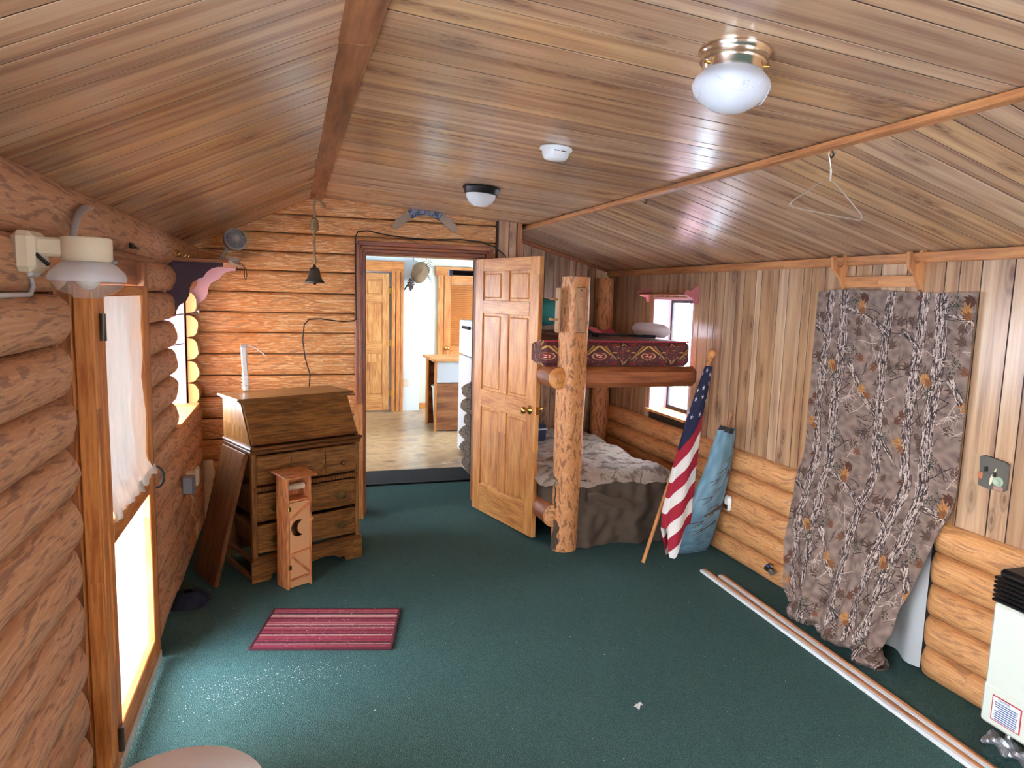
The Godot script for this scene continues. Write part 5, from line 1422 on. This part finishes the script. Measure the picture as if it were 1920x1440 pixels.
func build_ceiling_things() -> void:
	var tilt := Basis(Vector3(0, 0, 1), -0.077)
	var a := thing("ceiling_light", "frosted glass ceiling light with brass collar and grape engraving", "ceiling light", V(1.062, 2.358, 1.60), tilt)
	part(a, "collar", B.new().lathe([[0.088, 0.004], [0.090, -0.006], [0.082, -0.010], [0.080, -0.024], [0.084, -0.028], [0.077, -0.032], [0.075, -0.050], [0.070, -0.052]], 36), M.nickel)
	part(a, "glass_bowl", B.new().lathe([[0.068, -0.046], [0.078, -0.056], [0.092, -0.072], [0.096, -0.086], [0.090, -0.102], [0.070, -0.122], [0.046, -0.138], [0.020, -0.145], [0.0, -0.146]], 40), M.frosted)
	part(a, "bulb", B.new().lathe([[0.012, -0.05], [0.026, -0.08], [0.020, -0.105], [0, -0.112]], 14), M.white)
	for k in 3:
		var an := 0.9 + TAU * k / 3.0
		part(a, "thumb_screw", B.new().tube([Vector3(0.074 * cos(an), -0.044, 0.074 * sin(an)), Vector3(0.09 * cos(an), -0.044, 0.09 * sin(an))], 0.004, 6), M.brass)
	var eg := B.new()
	for k in 4:
		var base := TAU * k / 4.0 + 1.2
		var pts := []
		for i in 13:
			var t := i / 12.0
			var yy := -0.088 - 0.030 * sin(t * PI * 1.0)
			var rr := 0.0965 - 0.9 * pow(maxf(0.0, -yy - 0.086), 1.15) * 0.9
			pts.append(Vector3(rr * cos(base + t * 1.3), yy, rr * sin(base + t * 1.3)))
		eg.tube(pts, 0.0014, 5)
		for g in 7:
			var an := base + 0.55 + 0.07 * (g % 3) - 0.06
			var yy := -0.098 - 0.007 * int(g / 3.0)
			var rr := 0.0965 - 0.9 * pow(maxf(0.0, -yy - 0.086), 1.15) * 0.9
			eg.lathe([[0.0035, 0.0], [0.0025, 0.002], [0, 0.003]], 8, Transform3D(Basis(Vector3.UP, -an) * Basis(Vector3(0, 0, 1), -PI / 2), Vector3(rr * cos(an), yy, rr * sin(an))))
	part(a, "engraving", eg, M.frosted)
	var c := thing("dome_light", "white glass dome light in a dark bronze ring", "ceiling light", V(1.055, 2.358, 4.06), tilt)
	part(c, "ring", B.new().lathe([[0.0, 0.002], [0.108, 0.002], [0.110, -0.008], [0.102, -0.014], [0.098, -0.036], [0.090, -0.040], [0.086, -0.034]], 36), M.bronze)
	part(c, "dome", B.new().lathe([[0.088, -0.036], [0.084, -0.058], [0.068, -0.083], [0.040, -0.102], [0.0, -0.108]], 36), M.opal)
	var s := thing("smoke_detector", "white smoke detector on the middle ceiling slope", "smoke detector", V(1.062, 2.358, 2.86), tilt)
	part(s, "base", B.new().lathe([[0.0, 0.002], [0.068, 0.002], [0.069, -0.006], [0.058, -0.012]], 32), M.white)
	part(s, "body", B.new().lathe([[0.058, -0.012], [0.055, -0.03], [0.046, -0.044], [0.0, -0.048]], 32), M.white)
	part(s, "test_panel", B.new().box(Vector3(0, -0.030, 0.05), Vector3(0.05, 0.014, 0.010), 0.003), M.white)
	part(s, "vent_slot", B.new().box(Vector3(0, -0.0185, 0.0545), Vector3(0.052, 0.003, 0.004), 0.0), M.rubber)
	var h := thing("wire_hanger", "bare wire coat hanger hanging from the knee strip", "hanger", V(1.835, 2.278, 2.13), yaw(0.12))
	var hk := [Vector3(0.012, -0.015, 0), Vector3(0.016, 0.005, 0), Vector3(0.006, 0.018, 0), Vector3(-0.010, 0.012, 0), Vector3(-0.016, -0.010, 0), Vector3(-0.006, -0.035, 0), Vector3(0.0, -0.06, 0), Vector3(0, -0.09, 0)]
	part(h, "hook", B.new().tube(hk, 0.0022, 6), M.wire)
	part(h, "twisted_neck", B.new().tube([Vector3(0, -0.06, 0), Vector3(0.002, -0.075, 0), Vector3(0, -0.10, 0)], 0.0042, 6), M.wire)
	part(h, "frame", B.new().tube([Vector3(0, -0.098, 0), Vector3(0.03, -0.108, 0), Vector3(0.17, -0.205, 0), Vector3(0.178, -0.222, 0), Vector3(0.165, -0.228, 0), Vector3(-0.165, -0.205, 0), Vector3(-0.18, -0.198, 0), Vector3(-0.172, -0.185, 0), Vector3(-0.05, -0.112, 0), Vector3(-0.012, -0.10, 0), Vector3(0, -0.098, 0)], 0.0022, 6), M.wire)
	for d in [2.13, 3.52]:
		var k := thing("screw_hook", "dark screw hook holding the wire hanger on the knee strip" if d < 3.0 else "empty dark screw hook on the knee strip", "hook", V(1.83, 2.285, d), Basis(), "screw hooks along the knee strip")
		part(k, "hook", B.new().tube([Vector3(-0.004, 0.01, 0), Vector3(0.004, -0.004, 0), Vector3(0.012, -0.018, 0), Vector3(0.004, -0.028, 0), Vector3(-0.008, -0.020, 0)], 0.0028, 6), M.black)

func build_floor_things() -> void:
	var r := thing("striped_rug", "small red striped rag rug on the green carpet", "rug", V(0.165, 0, 3.575), yaw(-0.242))
	part(r, "weave", B.new().box(Vector3(0, 0.006, 0), Vector3(0.668, 0.009, 0.432), 0.003, 0), M.rug)
	for q in [[Vector3(0, 0.006, 0.218), Vector3(0.69, 0.012, 0.014)], [Vector3(0, 0.006, -0.218), Vector3(0.69, 0.012, 0.014)], [Vector3(0.34, 0.006, 0), Vector3(0.014, 0.012, 0.43)], [Vector3(-0.34, 0.006, 0), Vector3(0.014, 0.012, 0.43)]]:
		part(r, "binding", B.new().box(q[0], q[1], 0.003), mat(c8(78, 26, 36), 0.95))
	# small round table by the camera
	var t := thing("round_side_table", "round white-topped side table next to the glazed door", "table", V(-0.285, 0, 1.745))
	part(t, "table_top", B.new().lathe([[0.0, 0.50], [0.20, 0.50], [0.206, 0.494], [0.206, 0.482], [0.2, 0.478], [0, 0.478]], 48), mat(c8(244, 243, 242), 0.5))
	part(t, "stem", B.new().tube([Vector3(0, 0.02, 0), Vector3(0, 0.48, 0)], 0.025, 14), M.white)
	part(t, "foot_plate", B.new().lathe([[0.0, 0.025], [0.12, 0.02], [0.15, 0.0], [0, 0]], 30), M.white)
	var p := thing("paper_scrap", "crumpled white paper scrap on the open carpet", "paper", V(1.393, 0, 2.517), yaw(0.3))
	part(p, "scrap", B.new().sheet(func(u: float, v: float) -> Vector3: return Vector3(-0.022 + 0.044 * u, 0.004 + 0.016 * absf(sin(u * 4.0 + v * 2.0)), -0.012 + 0.024 * v + 0.006 * sin(u * 6.0)), 8, 6), M.white)
	var bm := thing("black_doormat", "black rubber doormat where carpet meets kitchen floor", "doormat", V(1.09, 0, 6.53))
	part(bm, "mat_slab", B.new().box(Vector3(0, 0.008, 0), Vector3(1.06, 0.015, 0.50), 0.004), M.black_mat)
	part(bm, "raised_edge", B.new().box(Vector3(0, 0.012, 0.24), Vector3(1.06, 0.014, 0.02), 0.004), M.rubber)
	# lint and wood crumbs trodden into the carpet: uncountable
	rng.seed = 321
	var mm := MultiMesh.new()
	mm.transform_format = MultiMesh.TRANSFORM_3D
	var cb := B.new().box(Vector3(0, 0.0015, 0), Vector3(0.006, 0.003, 0.003), 0.0008)
	mm.mesh = cb.mesh()
	var tf := []
	for i in 1000:
		var x := rng.randf_range(-0.5, 2.5)
		var d := rng.randf_range(1.9, 5.3)
		if i < 330:
			x = rng.randfn(-0.25, 0.16); d = rng.randfn(3.08, 0.09)
		elif i < 560:
			x = rng.randfn(0.06, 0.14); d = rng.randfn(3.16, 0.06)
		elif i < 640:
			x = rng.randfn(0.25, 0.12); d = rng.randfn(3.58, 0.08)
		if x < -0.52 or x > 2.6:
			continue
		var onrug := absf(x - 0.165) < 0.34 and absf(d - 3.575) < 0.24
		var sc := rng.randf_range(0.2, 0.6) * (1.5 if rng.randf() < 0.06 else 1.0)
		tf.append(Transform3D(yaw(rng.randf() * TAU).scaled(Vector3(sc * rng.randf_range(0.6, 1.5), sc, sc)), V(x, 0.012 if onrug else 0.0, d)))
	mm.instance_count = tf.size()
	for i in tf.size():
		mm.set_instance_transform(i, tf[i])
	var mi := MultiMeshInstance3D.new()
	mi.name = "carpet_lint"
	mi.multimesh = mm
	mi.material_override = mat(c8(214, 206, 192), 0.9)
	add_child(mi)
	mi.set_meta("kind", "stuff"); mi.set_meta("label", "pale lint and wood crumbs scattered over the green carpet"); mi.set_meta("category", "debris")

func build_kitchen_things() -> void:
	var f := thing("refrigerator", "white glossy refrigerator past the doorway", "refrigerator", V(2.09, 0, 7.28))
	part(f, "cabinet", B.new().box(Vector3(0.02, 0.74, 0), Vector3(0.62, 1.46, 0.60), 0.01), M.white_gloss)
	part(f, "door", B.new().box(Vector3(-0.315, 0.56, 0), Vector3(0.05, 1.06, 0.60), 0.012), M.white_gloss)
	part(f, "freezer_door", B.new().box(Vector3(-0.315, 1.285, 0), Vector3(0.05, 0.37, 0.60), 0.012), M.white_gloss)
	part(f, "handle", B.new().box(Vector3(-0.355, 1.40, 0.08), Vector3(0.03, 0.03, 0.30), 0.008), M.bronze)
	var c := thing("kitchen_stand", "small open cabinet stand with marbled panel in the kitchen", "cabinet", V(1.71, 0, 8.69))
	part(c, "worktop", B.new().box(Vector3(0.25, 0.915, -0.34), Vector3(0.58, 0.03, 0.74), 0.004), M.pine_pale)
	part(c, "left_side", B.new().box(Vector3(0.012, 0.45, -0.62), Vector3(0.022, 0.9, 0.10), 0.003, 1), M.pine_warm)
	part(c, "front_panel", B.new().box(Vector3(0.255, 0.32, -0.01), Vector3(0.49, 0.60, 0.02), 0.003, 0), M.casing)
	part(c, "marble_panel", B.new().box(Vector3(0.255, 0.765, -0.01), Vector3(0.49, 0.27, 0.022), 0.003), M.marble)
	part(c, "corner_post", B.new().box(Vector3(0.005, 0.45, -0.01), Vector3(0.03, 0.9, 0.03), 0.003, 1), M.pine)
	part(c, "right_side", B.new().box(Vector3(0.49, 0.45, -0.34), Vector3(0.02, 0.9, 0.66), 0.003, 1), M.casing)
	part(c, "back_panel", B.new().box(Vector3(0.25, 0.45, -0.67), Vector3(0.5, 0.9, 0.015), 0.002), M.dark_casing)
	var b := thing("trash_bin", "white plastic bin tucked under the kitchen stand", "bin", V(1.88, 0, 9.05))
	part(b, "bucket", B.new().lathe([[0.0, 0.01], [0.11, 0.0], [0.14, 0.52], [0.15, 0.53], [0.15, 0.55], [0.135, 0.545], [0.105, 0.03], [0, 0.03]], 24), M.white)
	var n := thing("wasp_nest", "papery brown wasp nest with twigs hung high on the kitchen wall", "wasp nest", V(1.775, 2.05, 10.30))
	fn.seed = 71; fn.frequency = 1.0
	part(n, "nest", B.new().sheet(func(u: float, v: float) -> Vector3:
		var an := TAU * u
		var t := PI * v
		var r := 0.125 * sin(t) * (1.0 + 0.18 * fn.get_noise_3d(cos(an) * 2.0, v * 4.0, sin(an) * 2.0))
		return Vector3(r * cos(an) + 0.02 * cos(t), 0.155 * cos(t), r * sin(an) * 0.9), 28, 20), mat(c8(138, 112, 82), 0.95))
	for k in 12:
		var a := k * 0.9
		part(n, "twig", B.new().tube([Vector3(0.04, 0.02 * sin(a), 0.06), Vector3(0.12 + 0.02 * cos(a), -0.10 + 0.022 * k, 0.05), Vector3(0.16 + 0.02 * sin(a), -0.14 + 0.03 * k, 0.03)], 0.003, 4), M.bronze)
	for s in [-1.0, 1.0]:
		part(n, "twig", B.new().tube([Vector3(0.02 * s, 0.14, 0.02), Vector3(0.09 * s, 0.17, 0.02), Vector3(0.10 * s, 0.25, 0.02)], 0.004, 5), M.bronze)
	part(n, "branch", B.new().tube([Vector3(-0.06, -0.02, 0.03), Vector3(-0.14, -0.12, 0.03), Vector3(-0.23, -0.26, 0.03)], [0.012, 0.011, 0.010], 6), M.bronze)
	var pc := B.new()
	for k in 26:
		var t := k / 26.0
		var a := k * 2.4
		var r := 0.052 * sin(PI * (0.15 + 0.8 * t))
		pc.slab([Vector2(0, 0.006), Vector2(r, 0.018), Vector2(r * 1.1, 0.0), Vector2(0, -0.01)], 0.014, Transform3D(Basis(Vector3.UP, a), Vector3(-0.135, -0.10 - 0.17 * t, 0.04)))
	part(n, "pine_cone", pc, mat(c8(92, 74, 62), 0.9), Vector3.ZERO, Basis(), "hanging brown pine cone")
	var dc := thing("door_closer", "black hydraulic arm at the top of the passage opening", "door closer", V(1.62, 1.955, 6.9))
	part(dc, "cylinder", B.new().box(Vector3(0, 0, 0), Vector3(0.22, 0.05, 0.05), 0.006), M.black)
	part(dc, "end_clamp", B.new().box(Vector3(-0.125, 0.0, 0), Vector3(0.04, 0.065, 0.055), 0.006), M.steel)
	var kp := thing("kitchen_outlet", "ivory outlet plate low on the white kitchen wall", "outlet", V(1.60, 0.42, 10.395))
	part(kp, "plate", B.new().box(Vector3.ZERO, Vector3(0.08, 0.12, 0.01), 0.004), M.ivory)
	var sc := thing("floor_scrap", "torn paper scrap on the vinyl floor near the doormat", "paper", V(1.50, 0, 6.98))
	part(sc, "scrap", B.new().sheet(func(u: float, v: float) -> Vector3: return Vector3(-0.06 + 0.12 * u, 0.003 + 0.012 * absf(sin(u * 5.0 + v)), -0.02 + 0.04 * v), 8, 4), M.ivory)
